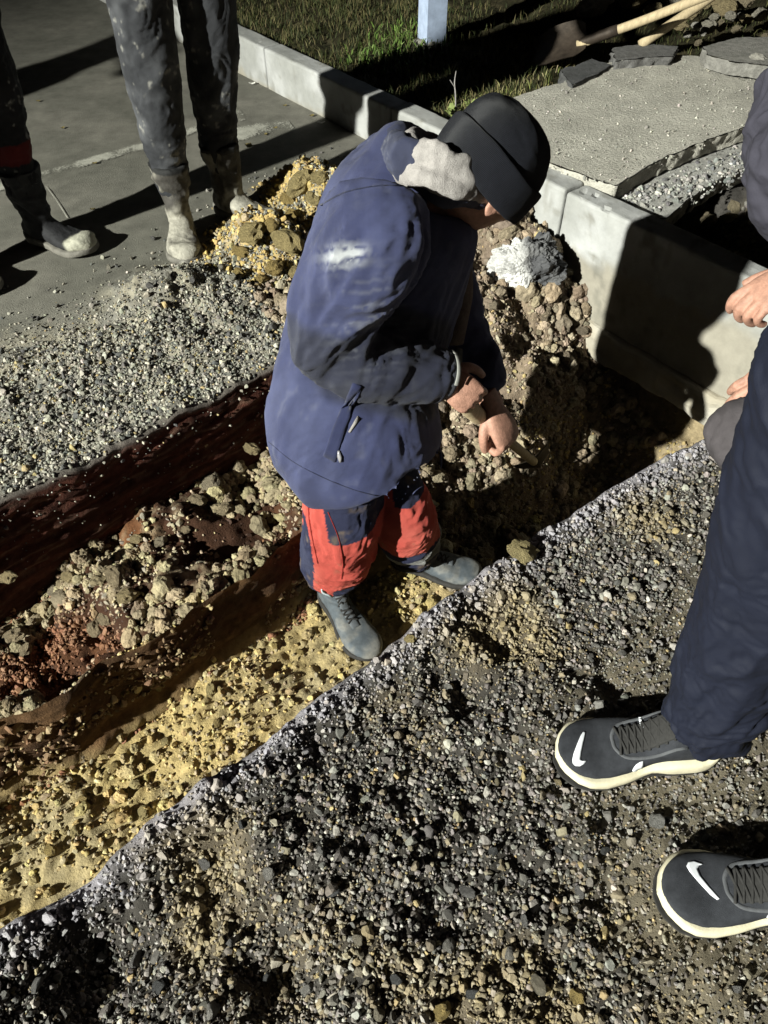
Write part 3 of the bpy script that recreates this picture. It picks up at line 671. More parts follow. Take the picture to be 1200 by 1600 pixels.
# stones big enough to point at: each its own object
LIB = {}
def stone_proto(kind, k):
    if (kind, k) not in LIB:
        r_ = random.Random(k * 7 + len(kind))
        if kind == 'clod': V, F = lump((0, 0, 0), 1.0, 60 + k, 2, .45, 2.6, (1.1, .9, .75))
        else: V, F, _ = stones_geo(np.zeros((1, 3)), np.ones(1), 2, .05, (.6, .85))
        me = link('tmp', V, F, M['stone'], smooth=False); d = me.data; bpy.data.objects.remove(me); LIB[(kind, k)] = d
    return LIB[(kind, k)]
SM = {}
def stone_mat(c):
    k = tuple(round(x, 2) for x in c)
    if k not in SM: SM[k] = mat('rock', k, rough=.85, noise=.3, nscale=3, bump=.04, bscale=9, spec=.2)
    return SM[k]
def stone(name, px, py, r, c, label, cat, group=None, kind='pebble', z=None, sink=.2, k=None):
    """A stone at the place that shows at this pixel of the photo."""
    p = at(px, py, 0)
    if z is None:
        z = 0.0
        for _ in range(12):
            p = at(px, py, z); z = .5 * z + .5 * float(height(np.array([p[0]]), np.array([p[1]]))[0])
    p = at(px, py, z)
    o = bpy.data.objects.new(name, stone_proto(kind, random.randrange(6) if k is None else k).copy()); COL.objects.link(o)
    o.data.materials.clear(); o.data.materials.append(stone_mat(c))
    o.scale = (r, r * random.uniform(.8, 1), r * random.uniform(.7, .95)); o.rotation_euler = (random.uniform(-.4, .4), random.uniform(-.4, .4), random.uniform(0, 6.3))
    o.location = (p[0], p[1], z + r * (.75 - 1.4 * sink)); PLACED.append((o, (px, py)))
    return tag(o, label, cat, group)
ORD = ['nearest', 'second nearest', 'third nearest', 'fourth nearest', 'fifth nearest', 'sixth nearest', 'seventh nearest', 'eighth nearest', 'ninth nearest', 'tenth nearest', 'eleventh nearest', 'twelfth nearest']
def relabel(group, head, marks):
    """Each member is told by the landmark in view that it lies closest to, and its order from there."""
    mem = [(o, q_) for o, q_ in PLACED if o.get('group') == group]; by_ = {}
    for o, q_ in mem:
        d = {k: math.hypot(q_[0] - v[0], q_[1] - v[1]) for k, v in marks.items()}; k = min(d, key=d.get); by_.setdefault(k, []).append((d[k], o))
    for k, L in by_.items():
        for i, (d, o) in enumerate(sorted(L, key=lambda t: t[0])): o['label'] = f'{head} {ORD[min(i, 11)]} to {k}'
PLACED = []
YEL, TAN, GRY, PALE, DRK = (.46, .34, .13), (.38, .30, .19), (.24, .23, .22), (.50, .46, .38), (.12, .115, .115)
stone('stone', 1025, 1284, .017, (.30, .29, .27), 'round grey pebble casting a shadow between the two sneakers', 'stone')
stone('stone', 688, 1578, .022, YEL, 'largest yellow stone in the gravel beside the bottom edge', 'stone')
stone('stone', 900, 1558, .014, YEL, 'yellow ochre stone in gravel beside the trodden dirt', 'stone')
stone('stone', 815, 868, .034, (.44, .36, .18), 'round yellowish clod under the near gravel lip beside the worker', 'clod', kind='clod')
stone('stone', 246, 1068, .026, (.52, .42, .18), 'bright yellow clod standing on the trench floor', 'clod', kind='clod')
stone('stone', 690, 392, .02, PALE, 'small pale stone under the worker chin', 'stone')
stone('stone', 318, 1350, .018, GRY, 'grey stone at the rim of the dark dip in the near gravel', 'stone')
stone('stone', 872, 1222, .013, (.42, .34, .20), 'tan stone tucked under the toe of the nearer planted sneaker', 'stone')
for px, py, r in ((160, 1500, .016), (60, 1540, .015), (420, 1365, .012), (520, 1395, .012), (585, 1310, .010), (640, 1275, .011), (730, 1395, .013), (560, 1470, .012), (770, 1330, .010), (820, 1440, .014), (700, 1480, .014), (620, 1530, .014), (480, 1545, .015), (360, 1475, .014), (250, 1545, .013), (330, 1580, .015), (840, 1540, .014), (930, 1490, .010), (1085, 1440, .009), (1150, 1545, .009), (990, 1500, .010), (655, 1150, .010), (700, 1075, .011), (845, 1045, .010), (930, 1010, .010), (905, 940, .012), (990, 880, .010), (1040, 800, .011), (760, 1210, .010), (800, 1120, .010), (560, 1165, .010), (450, 1250, .010), (380, 1290, .012), (500, 1330, .011), (870, 1330, .010), (795, 1490, .012), (590, 1585, .013), (740, 1555, .012), (420, 1530, .013), (215, 1500, .013), (105, 1585, .014), (905, 1395, .010), (945, 1330, .009), (1100, 1310, .008)):
    stone('stone', px, py, r, random.choice([GRY, GRY, (.30, .28, .25), (.33, .29, .22), DRK, (.36, .34, .31)]), 'loose gravel stone larger than its neighbours on the near road', 'stone', 'larger stones in the near gravel')
for px, py, r in ((150, 985, .022), (182, 905, .030), (200, 935, .026), (25, 1000, .03), (60, 955, .022), (330, 760, .034), (350, 800, .028), (310, 785, .024), (372, 735, .02), (110, 905, .022), (85, 925, .018), (250, 850, .02), (270, 880, .016), (395, 705, .022), (15, 905, .02), (215, 845, .018), (165, 970, .02), (290, 830, .016), (40, 1020, .022), (240, 975, .015)):
    stone('soil_clod', px, py, r, random.choice([TAN, (.42, .33, .18), (.36, .30, .21)]), 'crumbly beige clod on the slumped ledge below the dark cut face', 'clod', 'clods on the slumped ledge', 'clod')
for px, py, r in ((330, 1080, .016), (310, 1040, .014), (430, 1010, .013), (150, 1150, .014), (195, 1080, .016), (180, 1200, .015), (225, 1270, .015), (120, 1300, .014), (340, 1130, .011), (420, 1075, .011), (470, 1020, .011), (260, 1160, .012), (215, 1090, .014), (130, 1250, .012), (80, 1330, .014), (660, 965, .012), (640, 1000, .011)):
    stone('soil_clod', px, py, r, random.choice([YEL, (.42, .31, .13), (.50, .40, .19)]), 'small yellow clod lying on the yellow trench floor', 'clod', 'clods on the trench floor', 'clod')
for px, py, r in ((470, 300, .055), (490, 318, .035), (452, 318, .03), (395, 375, .05), (450, 388, .048), (425, 360, .035), (380, 400, .03), (430, 425, .032), (455, 345, .03), (500, 285, .03), (410, 440, .022), (460, 430, .022), (375, 430, .018), (440, 455, .018), (520, 300, .03), (535, 280, .03)):
    stone('soil_clod', px, py, r, random.choice([(.50, .36, .13), (.45, .33, .13), (.48, .38, .18)]), 'ochre clod heaped on the far road behind the worker back', 'clod', 'clods in the ochre heap', 'clod', sink=.15)
for px, py, r in ((800, 455, .02), (770, 480, .022), (850, 500, .018), (880, 560, .024), (830, 600, .022), (905, 610, .03), (925, 640, .026), (800, 640, .02), (860, 700, .026), (890, 720, .024), (830, 740, .022), (780, 560, .018), (740, 790, .018), (715, 800, .016), (760, 740, .016), (910, 520, .02), (880, 470, .018), (940, 690, .02), (700, 830, .014), (820, 530, .016)):
    stone('soil_clod', px, py, r, random.choice([(.36, .29, .21), (.32, .26, .19), (.42, .35, .25)]), 'brown clod stuck in the dug slope below the kerb', 'clod', 'clods in the dug slope', 'clod')
for px, py, r in ((985, 10, .07), (925, 22, .08), (1048, 5, .06), (1080, 25, .05), (1105, 48, .035), (1130, 20, .06), (1160, 10, .05), (1185, 30, .045), (1125, 45, .028), (1150, 50, .025), (1060, 45, .04), (1090, 70, .018), (1072, 55, .018), (1140, 30, .03), (1195, 60, .02), (1165, 35, .03), (1100, 8, .05), (1020, 25, .05), (1115, 30, .022)):
    stone('rubble_stone', px, py, r, random.choice([(.40, .32, .18), (.36, .30, .20), (.48, .44, .36), (.33, .27, .15)]), 'rough rubble stone heaped behind the pavement slab', 'stone', 'rubble heap behind the slab', 'clod', z=.2)
for px, py, r in ((1087, 45, .028), (1157, 29, .022), (1073, 57, .02), (1183, 102, .04), (1098, 55, .014)):
    stone('rubble_stone', px, py, r, (.72, .68, .60), 'bright white lump of plaster lying among the rubble behind the slab', 'stone', 'white lumps in the rubble', 'clod', z=.24)
for px, py, r in ((1105, 350, .03), (1130, 300, .028), (1145, 330, .03), (1120, 315, .022), (1160, 300, .026), (1135, 345, .026), (1100, 340, .02)):
    stone('rubble_stone', px, py, r, random.choice([(.44, .36, .22), (.36, .30, .20)]), 'yellowish stone in the lit rubble patch beside the crouching person', 'stone', 'lit stones in the hole behind the kerb', 'clod', z=.02)
# grains and pebbles carried onto the road by the boots
for px, py, r in ((184, 512, .012), (250, 585, .018), (240, 375, .014), (330, 358, .013), (170, 420, .011), (205, 405, .01), (360, 505, .012), (150, 545, .012), (90, 480, .01), (280, 515, .011), (235, 450, .016), (265, 435, .017), (300, 440, .016), (325, 470, .012), (60, 500, .011), (115, 600, .011), (30, 590, .012), (180, 640, .011), (300, 560, .011), (345, 420, .015), (365, 435, .014)):
    stone('stone', px, py, r, random.choice([(.40, .37, .30), (.33, .31, .26), (.22, .21, .20)]), 'dusty grey stone larger than its neighbours on the far gravel strip', 'stone', 'larger stones on the far gravel strip')

relabel('larger stones in the near gravel', 'larger gravel stone', {'the toe of the upper sneaker': (865, 1185), 'the toe of the lower sneaker': (1045, 1385), 'the bottom left corner': (0, 1600), 'the grey work shoe': (570, 1030), 'the largest yellow stone': (688, 1578), 'the dark dip in the gravel': (200, 1440), 'the round grey pebble': (1025, 1284), 'the crouching knee': (1110, 740), 'the middle of the gravel': (560, 1300)})
relabel('clods on the slumped ledge', 'beige clod on the ledge', {'the left edge': (0, 950), 'the jacket hem': (400, 700), 'the bright clod on the floor': (246, 1068), 'the red pocket': (330, 830), 'the ledge middle': (180, 900)})
relabel('clods on the trench floor', 'small yellow floor clod', {'the bright yellow clod': (246, 1068), 'the grey work shoe': (530, 990), 'the left edge': (0, 1260), 'the far shoe': (700, 890)})
relabel('clods in the ochre heap', 'ochre heap clod', {'the muddy boot toe': (400, 330), 'the worker back': (520, 300), 'the gravel strip below': (400, 460)})
relabel('clods in the dug slope', 'brown slope clod', {'the two-tone lump': (820, 420), 'the worker hands': (760, 650), 'the worker knees': (690, 800), 'the kerb foot': (920, 520), 'the slope foot': (890, 740)})
relabel('rubble heap behind the slab', 'rubble stone', {'the shovel handle': (985, 20), 'the pole end': (1000, 70), 'the right edge': (1200, 30), 'the loose asphalt plate': (1150, 70)})
relabel('white lumps in the rubble', 'white plaster lump', {'the wooden pole': (1060, 50), 'the right edge': (1200, 80)})
relabel('lit stones in the hole behind the kerb', 'yellowish hole stone', {'the grey asphalt strip': (1080, 290), 'the padded sleeve': (1165, 310), 'the kerb': (1090, 390)})
relabel('larger stones on the far gravel strip', 'dusty strip stone', {'the muddy boots': (290, 400), 'the left edge': (0, 560), 'the jacket sleeve': (430, 520), 'the dark cut face': (200, 690), 'the ochre heap': (400, 440)})
# ------------------------------------------------------------------ grass, weeds, litter, post, tools, road line
def blades(n, ur, vr, dens, hmin, hmax, w, cols, wts, name='grass'):
    P_, u, v = scatter(n, ur, vr, dens, 120)
    n = len(P_); h = rng.uniform(hmin, hmax, n); a = rng.uniform(0, 6.283, n); l = rng.uniform(.1, .9, n); b = rng.uniform(0, 6.283, n)
    side = np.stack([np.cos(a), np.sin(a), 0 * a], 1) * w; lean = np.stack([np.cos(b), np.sin(b), 0 * b], 1)
    up = np.array([0, 0, 1.0])
    m_ = P_ + up * (h * .55)[:, None] + lean * (h * l * .35)[:, None]; t = P_ + up * (h * (1 - .35 * l))[:, None] + lean * (h * l)[:, None]
    V = np.stack([P_ - side, P_ + side, m_ - side * .7, m_ + side * .7, t], 1).reshape(-1, 3)
    F = (np.array([[0, 1, 3], [0, 3, 2], [2, 3, 4]])[None] + (np.arange(n) * 5)[:, None, None]).reshape(-1, 3)
    return tag(link(name, V, F, M['grass'], smooth=False, tint=np.repeat(palette(n, cols, wts, .35), 5, 0)), kind='stuff')
def grass_d(u, v): return (u > KERB_U + .10) * (sm(v, 1.75, 2.25) * np.clip(.55 + .9 * fbm(p3(u * 5, v * 5), 3, 272), .05, 1)) * (1 - sm(u - .45 * v, 1.55, 1.85) * .6)
GRN = [(.065, .070, .024), (.045, .055, .020), (.12, .105, .045), (.032, .040, .015), (.15, .125, .06)]
blades(26000, (KERB_U, 5.2), (1.6, 5.2), grass_d, .015, .055, .0022, GRN, (4, 3, 3, 3, 2))
def lush_d(u, v):
    a = G(610, 95, .14); b = G(650, 60, .14)
    return np.maximum(sm(np.hypot(u - a[0], v - a[1]), .30, .08), .7 * sm(np.hypot(u - b[0], v - b[1]), .3, .1))
blades(3500, (KERB_U + .12, 4.5), (2.0, 4.5), lush_d, .03, .075, .005, [(.12, .19, .04), (.09, .15, .03), (.16, .21, .07)], (3, 3, 2))
def straw_d(u, v): return np.max([sm(np.hypot(u - c[0], v - c[1]), .17, .04) for c in (G(800, 150, .15), G(850, 130, .15), G(745, 165, .15), G(890, 100, .15))], 0) * (u > KERB_U + .11)
blades(1500, (KERB_U + .1, 3.6), (1.6, 3.4), straw_d, .02, .06, .0022, [(.30, .27, .12), (.16, .18, .05), (.34, .30, .17)], (3, 3, 2), 'dry_grass')
def weed(px, py, n, r, label, seed):
    r_ = random.Random(seed); b = at(px, py, .15); Vs = []
    for k in range(n):
        a = r_.uniform(0, 6.28); el = r_.uniform(.3, 1.2); L = r * r_.uniform(.6, 1.1); d = np.array([math.cos(a) * math.cos(el), math.sin(a) * math.cos(el), math.sin(el)])
        s = np.cross(d, [0, 0, 1]); s /= np.linalg.norm(s); w = L * .28
        P_ = np.array([[0, 0, 0], d * L * .35 + s * w * .7, d * L * .75 + s * w * .6, d * L + [0, 0, -L * .2], d * L * .75 - s * w * .6, d * L * .35 - s * w * .7, d * L * .5 + [0, 0, .12 * L]])
        Vs.append((P_, np.array([[0, 1, 6], [1, 2, 6], [2, 3, 6], [3, 4, 6], [4, 5, 6], [5, 0, 6]])))
    root = empty('weed', b, label, 'plant')
    for P_, F_ in Vs: link('leaf', P_, F_, M['grass'], root, smooth=False, tint=np.array([.20, .24, .08]) * r_.uniform(.7, 1.3))
    return root
weed(703, 178, 16, .05, 'small leafy weed at the kerb just behind the worker hood', 1)
w_ = weed(735, 168, 14, .045, 'small leafy weed above the black beanie at the kerb', 2)
b_ = at(712, 168, .15)
st = tube([b_, b_ + [-.004, .01, .05], b_ + [-.010, .02, .09], b_ + [-.006, .03, .13]], [.0032, .003, .0026, .0015], n=7, sub=3)
st = join(st, tube([b_ + [-.006, .014, .07], b_ + [-.03, .02, .10]], [.002, .001], n=5, sub=2))
o = tag(link('dry_twig', *st, M['fleece'], base=b_), 'thin bare pale stem sticking up beside the kerb', 'plant'); o.location = tuple(b_)
# post: rectangular tube with foot plate
pb = at(674, 66, .14)
post = empty('signpost', pb, 'pale blue rectangular metal post standing in the grass', 'post')
ry = Matrix.Rotation(math.radians(24), 3, 'Z')
V, F = join(*[box((0, 0, 1.1), (.052, .052, 1.16), ry)])
link('post', V, F, M['post'], post, smooth=False)
V, F = lump((0, 0, -.02), .085, 91, 3, .3, 2.5, (1.1, 1.0, .55))
link('concrete_footing', V, F, M['concrete'], post, smooth=False, tint=(.25, .24, .20))
# shovel and pole lying on the rubble
def shaft(a, b, r, n=14, rings=9):
    a, b = np.array(a), np.array(b); ts = np.linspace(0, 1, rings); P_ = a + (b - a) * ts[:, None] + .006 * np.stack([fbm(p3(ts * 4, ts * 0 + k), 2, 300 + k) for k in range(3)], 1)
    return tube(P_, [r] * rings, ref=(0, 0, 1), n=n, sub=3)
s0, s1 = at(903, 70, .24), at(1075, 5, .44)
d_ = (s1 - s0) / np.linalg.norm(s1 - s0)
sh = empty('shovel', s0, 'long handled shovel with a dark blade lying towards the rubble', 'shovel')
link('handle', *shaft(s0, s0 + d_ * 1.2, .019), M['wood'], sh, base=s0)
def blade_shape(L, W, curl):
    nu_, nv_ = 14, 11; V = []
    for i in range(nu_):
        s = i / (nu_ - 1); w = W * (np.interp(s, [0, .12, .6, .85, 1], [.75, 1, 1, .75, .12]))
        for j in range(nv_):
            t = j / (nv_ - 1) * 2 - 1; V.append((s * L, t * w, curl * (t * t) * W + .02 * math.sin(s * 3.1)))
    V = np.array(V); F = grid_faces(nu_, nv_, wrap=False); V2 = V - np.array([0, 0, .003])
    return np.concatenate([V, V2]), np.concatenate([F, F[:, ::-1] + len(V)])
m_ = T(s0 + d_ * .04) @ look(-d_, (0.2, -.5, 1))
bl = xf(join(blade_shape(.27, .105, .30), tube([(-.14, 0, 0), (-.03, 0, .004), (.05, 0, .006)], [.022, .023, .012], n=12, sub=3)), m_)
link('blade', *bl, M['steel'], sh, base=s0)
p0, p1 = at(1001, 70, .235), at(1110, -4, .40)
pd_ = (p1 - p0) / np.linalg.norm(p1 - p0)
o = tag(link('wooden_pole', *shaft(p0, p0 + pd_ * 1.1, .021), M['wood'], base=p0), 'blunt wooden pole lying beside the shovel handle on rubble', 'pole'); o.location = tuple(p0)
# litter by the kerb
def scrap(px, py, sx, sy, name, m_, label, cat, rot, z=.006, group=None):
    b = at(px, py, z); nn = 7; g = np.linspace(-1, 1, nn); a, c = np.meshgrid(g, g, indexing='ij')
    w = .25 * fbm(p3(a * 1.3, c * 1.3, px * .1), 3, int(px)) + .2 * a * a
    Vt = np.stack([a * sx, c * sy, (w + .2) * sx], -1).reshape(-1, 3); Ft = grid_faces(nn, nn, wrap=False)
    V = np.concatenate([Vt, Vt - [0, 0, .0012]]); F = np.concatenate([Ft, Ft[:, ::-1] + len(Vt)])
    o = link(name, V, F, m_, smooth=False); o.location = tuple(b); o.rotation_euler = (0, 0, rot); PLACED.append((o, (px, py))); return tag(o, label, cat, group)
scrap(394, 131, .016, .007, 'paper_scrap', M['scrap'], 'white paper scrap in the gutter below the kerb joint', 'litter', .3)
scrap(502, 192, .017, .008, 'paper_scrap', M['scrap'], 'white paper scrap in the gutter nearest to the shadow', 'litter', -.2)
scrap(487, 181, .010, .008, 'paper_scrap', M['leaf'], 'small brownish scrap in the gutter beside the white paper', 'litter', .8)
scrap(389, 228, .014, .022, 'dry_leaf', M['leaf'], 'curled dead leaf on the worn road patch', 'leaf', .4, .014)
for px, py, rt in ((148, 255, .2), (60, 158, .4), (445, 165, .3), (462, 152, .9), (145, 327, .2), (98, 200, 1.2), (430, 200, .5), (415, 210, 1.4), (212, 142, .6)):
    scrap(px, py, .009, .006, 'leaf_fragment', M['leaf'], 'tiny dark leaf fragment on the far road', 'leaf', rt, .004, 'leaf fragments on the far road')
relabel('leaf fragments on the far road', 'tiny dark leaf fragment', {'the left edge': (0, 200), 'the tall boots': (260, 240), 'the kerb joint': (405, 100), 'the dead leaf': (389, 228), 'the chalk scratch': (90, 315)})
# worn white line and a chalk scratch on the far road
def worn(nt, b, mp):
    N, L = nt.nodes, nt.links
    n = N.new('ShaderNodeTexNoise'); n.inputs['Scale'].default_value = 150; n.inputs['Detail'].default_value = 8; n.inputs['Roughness'].default_value = .75
    n2 = N.new('ShaderNodeTexNoise'); n2.inputs['Scale'].default_value = 7; n2.inputs['Detail'].default_value = 3
    L.new(mp.outputs[0], n.inputs['Vector']); L.new(mp.outputs[0], n2.inputs['Vector'])
    e = N.new('ShaderNodeAttribute'); e.attribute_name = 'edge'
    a = N.new('ShaderNodeMath'); a.operation = 'ADD'; L.new(n.outputs['Fac'], a.inputs[0]); L.new(n2.outputs['Fac'], a.inputs[1])
    a2 = N.new('ShaderNodeMath'); a2.operation = 'ADD'; L.new(a.outputs[0], a2.inputs[0]); L.new(e.outputs['Fac'], a2.inputs[1])
    r = N.new('ShaderNodeMapRange'); r.inputs['From Min'].default_value = 1.02; r.inputs['From Max'].default_value = 1.16; L.new(a2.outputs[0], r.inputs['Value'])
    L.new(r.outputs[0], b.inputs['Alpha'])
M['worn_paint'] = mat('worn_paint', (.40, .39, .335), rough=.8, noise=.2, nscale=40, build=worn)
def stripe(name, pl, w0, name_z=.0045, boost=.0):
    P_ = catmull([at(*p, 0)[:2] for p in pl], 14); d = np.gradient(P_, axis=0); d /= np.linalg.norm(d, axis=1)[:, None]; nrm = np.stack([-d[:, 1], d[:, 0]], 1)
    ks = np.linspace(-1, 1, 9); X_ = P_[:, None] + nrm[:, None] * (ks[None, :, None] * w0)
    V = X_.reshape(-1, 2); z = height(V[:, 0], V[:, 1]) + name_z
    e = np.tile(.16 - .28 * np.abs(ks) ** 3, len(P_)) + boost
    return tag(link(name, np.column_stack([V, z]), grid_faces(len(P_), 9, wrap=False), M['worn_paint'], extra={'edge': e}), kind='structure')
stripe('road_marking', [(-60, 308), (52, 278), (150, 250), (235, 226), (300, 206), (345, 190)], .042)
stripe('road_marking', [(352, 218), (400, 205), (455, 196)], .085, boost=-.02)
stripe('road_marking', [(355, 160), (372, 178), (380, 190)], .03, boost=-.06)
stripe('chalk_scratch', [(72, 292), (88, 314), (106, 342)], .0025, boost=.05)
# ------------------------------------------------------------------ building blocks for the people
def unit(v): v = np.asarray(v, float); return v / np.linalg.norm(v)
def head_shape(n=72, m=56):
    """Local: x to the front, y to the left, z up; origin in the middle of the skull."""
    th = np.linspace(0, 2 * math.pi, n, endpoint=False); ph = np.linspace(.02, math.pi - .02, m)
    P_, Tt = np.meshgrid(ph, th, indexing='ij')
    d = np.stack([np.sin(P_) * np.cos(Tt), np.sin(P_) * np.sin(Tt), np.cos(P_)], -1).reshape(-1, 3)
    V = d * np.array([.098, .077, .118])
    low = sm(-V[:, 2], .01, .10)
    V[:, 1] *= 1 - .30 * low                                    # jaw
    V[:, 0] += low * .012 * (V[:, 0] > -.02) - low * .03 * (V[:, 0] < -.02)
    def g(y0, z0, sy, sz, amp, only_front=True):
        w = np.exp(-((V[:, 1] - y0) / sy) ** 2 - ((V[:, 2] - z0) / sz) ** 2) * amp
        return w * (V[:, 0] > .02) if only_front else w
    dx = g(0, -.035, .013, .022, .022) + g(0, -.018, .009, .022, .012) + g(0, .018, .06, .012, .007) + g(0, -.105, .022, .014, .012)
    dx += g(0, -.070, .024, .006, .006) + g(0, -.082, .020, .006, .005) - g(0, -.0765, .026, .0028, .004)
    for s in (-1, 1): dx += -g(.032 * s, -.002, .016, .011, .013) + g(.038 * s, -.03, .018, .016, .006) + g(.014 * s, -.046, .008, .008, .006)
    V[:, 0] += dx
    F = grid_faces(m, n)
    k = len(V); V = np.concatenate([V, [[0, 0, .118], [0.012, 0, -.118]]]); j = np.arange(n); e = (m - 1) * n
    F = np.concatenate([F, np.stack([np.full(n, k), (j + 1) % n, j], -1), np.stack([np.full(n, k + 1), e + j, e + (j + 1) % n], -1)])
    F = F[:, ::-1]
    parts = [(V, F)]
    for s in (-1, 1):                                           # ears
        E, Fe = ICO[2]; E = E * np.array([.018, .007, .031]); r = np.hypot(E[:, 0] / .018, E[:, 2] / .031)
        E[:, 1] -= .006 * np.exp(-(r / .55) ** 2); E[:, 1] *= s
        E = E + np.array([.002, s * .079, -.040]); parts.append((E, Fe))
        B, Fb = ICO[2]; parts.append((B * .0125 + np.array([.080, s * .032, -.003]), Fb))   # eyeballs
    return join(*parts)
def hand_shape(curl=(.5, .6, .4), spread=.05, thumb=.6, side=1, tcurl=.4):
    """Local: x towards the fingers, z back of the hand, y towards the thumb for side=1."""
    parts = [tube([(-.04, 0, 0), (0, 0, 0), (.03, .002, .001), (.065, .001, .003), (.092, 0, .001), (.100, 0, -.001)], [(.026, .020), (.028, .018), (.037, .018), (.042, .0165), (.041, .013), (.036, .010)], ref=(0, 1, 0), n=20, sub=4, sup=2.5)]
    for k, (y, L, r) in enumerate(((.031, .071, .0094), (.0105, .078, .0098), (-.0105, .073, .0094), (-.030, .058, .0084))):
        p = np.array([.082, y * .95, .001]); a = 0.0; sp = spread * (1.5 - k); P_ = [p.copy()]; R_ = [r]
        for j, fr in enumerate((.22, .42, .31, .24)):
            if j: a += (curl[j - 1] if not isinstance(curl[0], (tuple, list)) else curl[k][j - 1])
            p = p + L * fr * np.array([math.cos(a) * math.cos(sp), math.sin(sp) * math.cos(a), -math.sin(a)]); P_.append(p.copy()); R_.append(r * (1.0, 1.0, .93, .78)[j])
        parts.append(tube(P_, R_, ref=(0, 1, 0), n=14, sub=4))
        for j in (1, 2): parts.append((ICO[1][0] * R_[j] * 1.08 + P_[j], ICO[1][1]))
    p = np.array([.018, .022, -.006]); d = np.array([.62, .75, -.25]); d = unit(d * [1, .4 + thumb, 1]); P_ = [p]; R_ = [.015]
    for j, (l, r) in enumerate(((.038, .0125), (.032, .0105), (.026, .0085))):
        p = p + d * l; P_.append(p); R_.append(r); d = unit(d + tcurl * np.array([.55, -.45, -.35]))
    parts.append(tube(P_, R_, ref=(0, 0, 1), n=14, sub=4))
    V, F = remesh(join(*parts), .0024, 2)
    if side < 0: V = V * np.array([1, -1, 1]); F = F[:, ::-1]
    return V, F
def wrinkle(V, F, amp, scale, seed, axis=None, stretch=.3, ridge=True):
    """Cloth folds: noise stretched along an axis, ridged, pushed along the normal."""
    N = normals(V, F); Q = V * scale
    if axis is not None:
        a = unit(axis); c = (Q @ a)[:, None] * a; Q = Q - c * (1 - stretch)
    n = fbm(Q + 2.2 * np.stack([vnoise(Q * .4 + 7 + k, seed + k) for k in range(3)], 1), 3, seed)
    if ridge: n = .25 - np.abs(n) * 1.3
    amp = np.asarray(amp); amp = amp[:, None] if amp.ndim else amp
    return V + N * (n[:, None] * amp)
def shoe_parts(L=.31, W=.108, upper_h=.10, sole=(.034, .022, .030), rocker=.02, flare=1.06, toe_h=.046, cut=False):
    """Upper (remeshed) and sole; local x heel->toe from 0 to L, y to the left, z up."""
    t = np.concatenate([[0, .008, .03], np.linspace(.07, .93, 26), [.965, .985, .996, 1.0]])
    w = np.interp(t, [0, .008, .03, .08, .16, .30, .45, .60, .72, .82, .90, .96, .985, 1], [.06, .22, .42, .58, .66, .66, .70, .90, 1, .98, .84, .58, .36, .05]) * W / 2
    cy = np.interp(t, [0, .3, .5, .75, 1], [0, .002, -.003, .0, .006])
    def ring_loft(zb, zt, ww, sup, n=28):
        th = np.linspace(0, 2 * math.pi, n, endpoint=False); c, s = np.cos(th), np.sin(th)
        c = np.sign(c) * np.abs(c) ** (2 / sup); s = np.sign(s) * np.abs(s) ** (2 / sup)
        V = np.stack([np.repeat((t * L)[:, None], n, 1), cy[:, None] + ww[:, None] * c, ((zb + zt) / 2)[:, None] + ((zt - zb) / 2)[:, None] * s], -1).reshape(-1, 3)
        F = grid_faces(len(t), n)[:, ::-1]; k = len(V); j = np.arange(n); e = (len(t) - 1) * n
        V = np.concatenate([V, [V[:n].mean(0), V[e:e + n].mean(0)]])
        return V, np.concatenate([F, np.stack([np.full(n, k), j, (j + 1) % n], -1), np.stack([np.full(n, k + 1), e + (j + 1) % n, e + j], -1)])
    zb = rocker * sm(t, .72, 1.0) + .012 * sm(t, .12, 0)
    if cut: zb = zb + .013 * np.exp(-((t - .43) / .07) ** 2)
    th_ = np.interp(t, [0, .3, .5, .75, 1], [sole[0], sole[0], sole[1], sole[2], sole[2] * .7])
    if cut: th_ = th_ - .010 * np.exp(-((t - .43) / .06) ** 2)
    zt = np.maximum(zb + th_, .012)
    so = ring_loft(zb, zt, w * flare, 5.0)
    h = np.interp(t, [0, .03, .1, .25, .38, .50, .62, .75, .86, .94, .985, 1], [.052, .075, upper_h * .9, upper_h * .96, upper_h * .95, .083, .070, .058, toe_h + .003, toe_h * .86 + .003, toe_h * .62, toe_h * .4]) + .5 * rocker * sm(t, .72, 1)
    h = np.maximum(h, zt + .004)
    up = ring_loft(zt - .012, h, w * .97, 2.5)
    col = tube([(.070 * L / .31, 0, .05), (.075, 0, .085), (.078, 0, .112)], [(.036, .050), (.036, .054), (.038, .058)], ref=(0, 1, 0), n=24, sub=4)
    return up, so, col
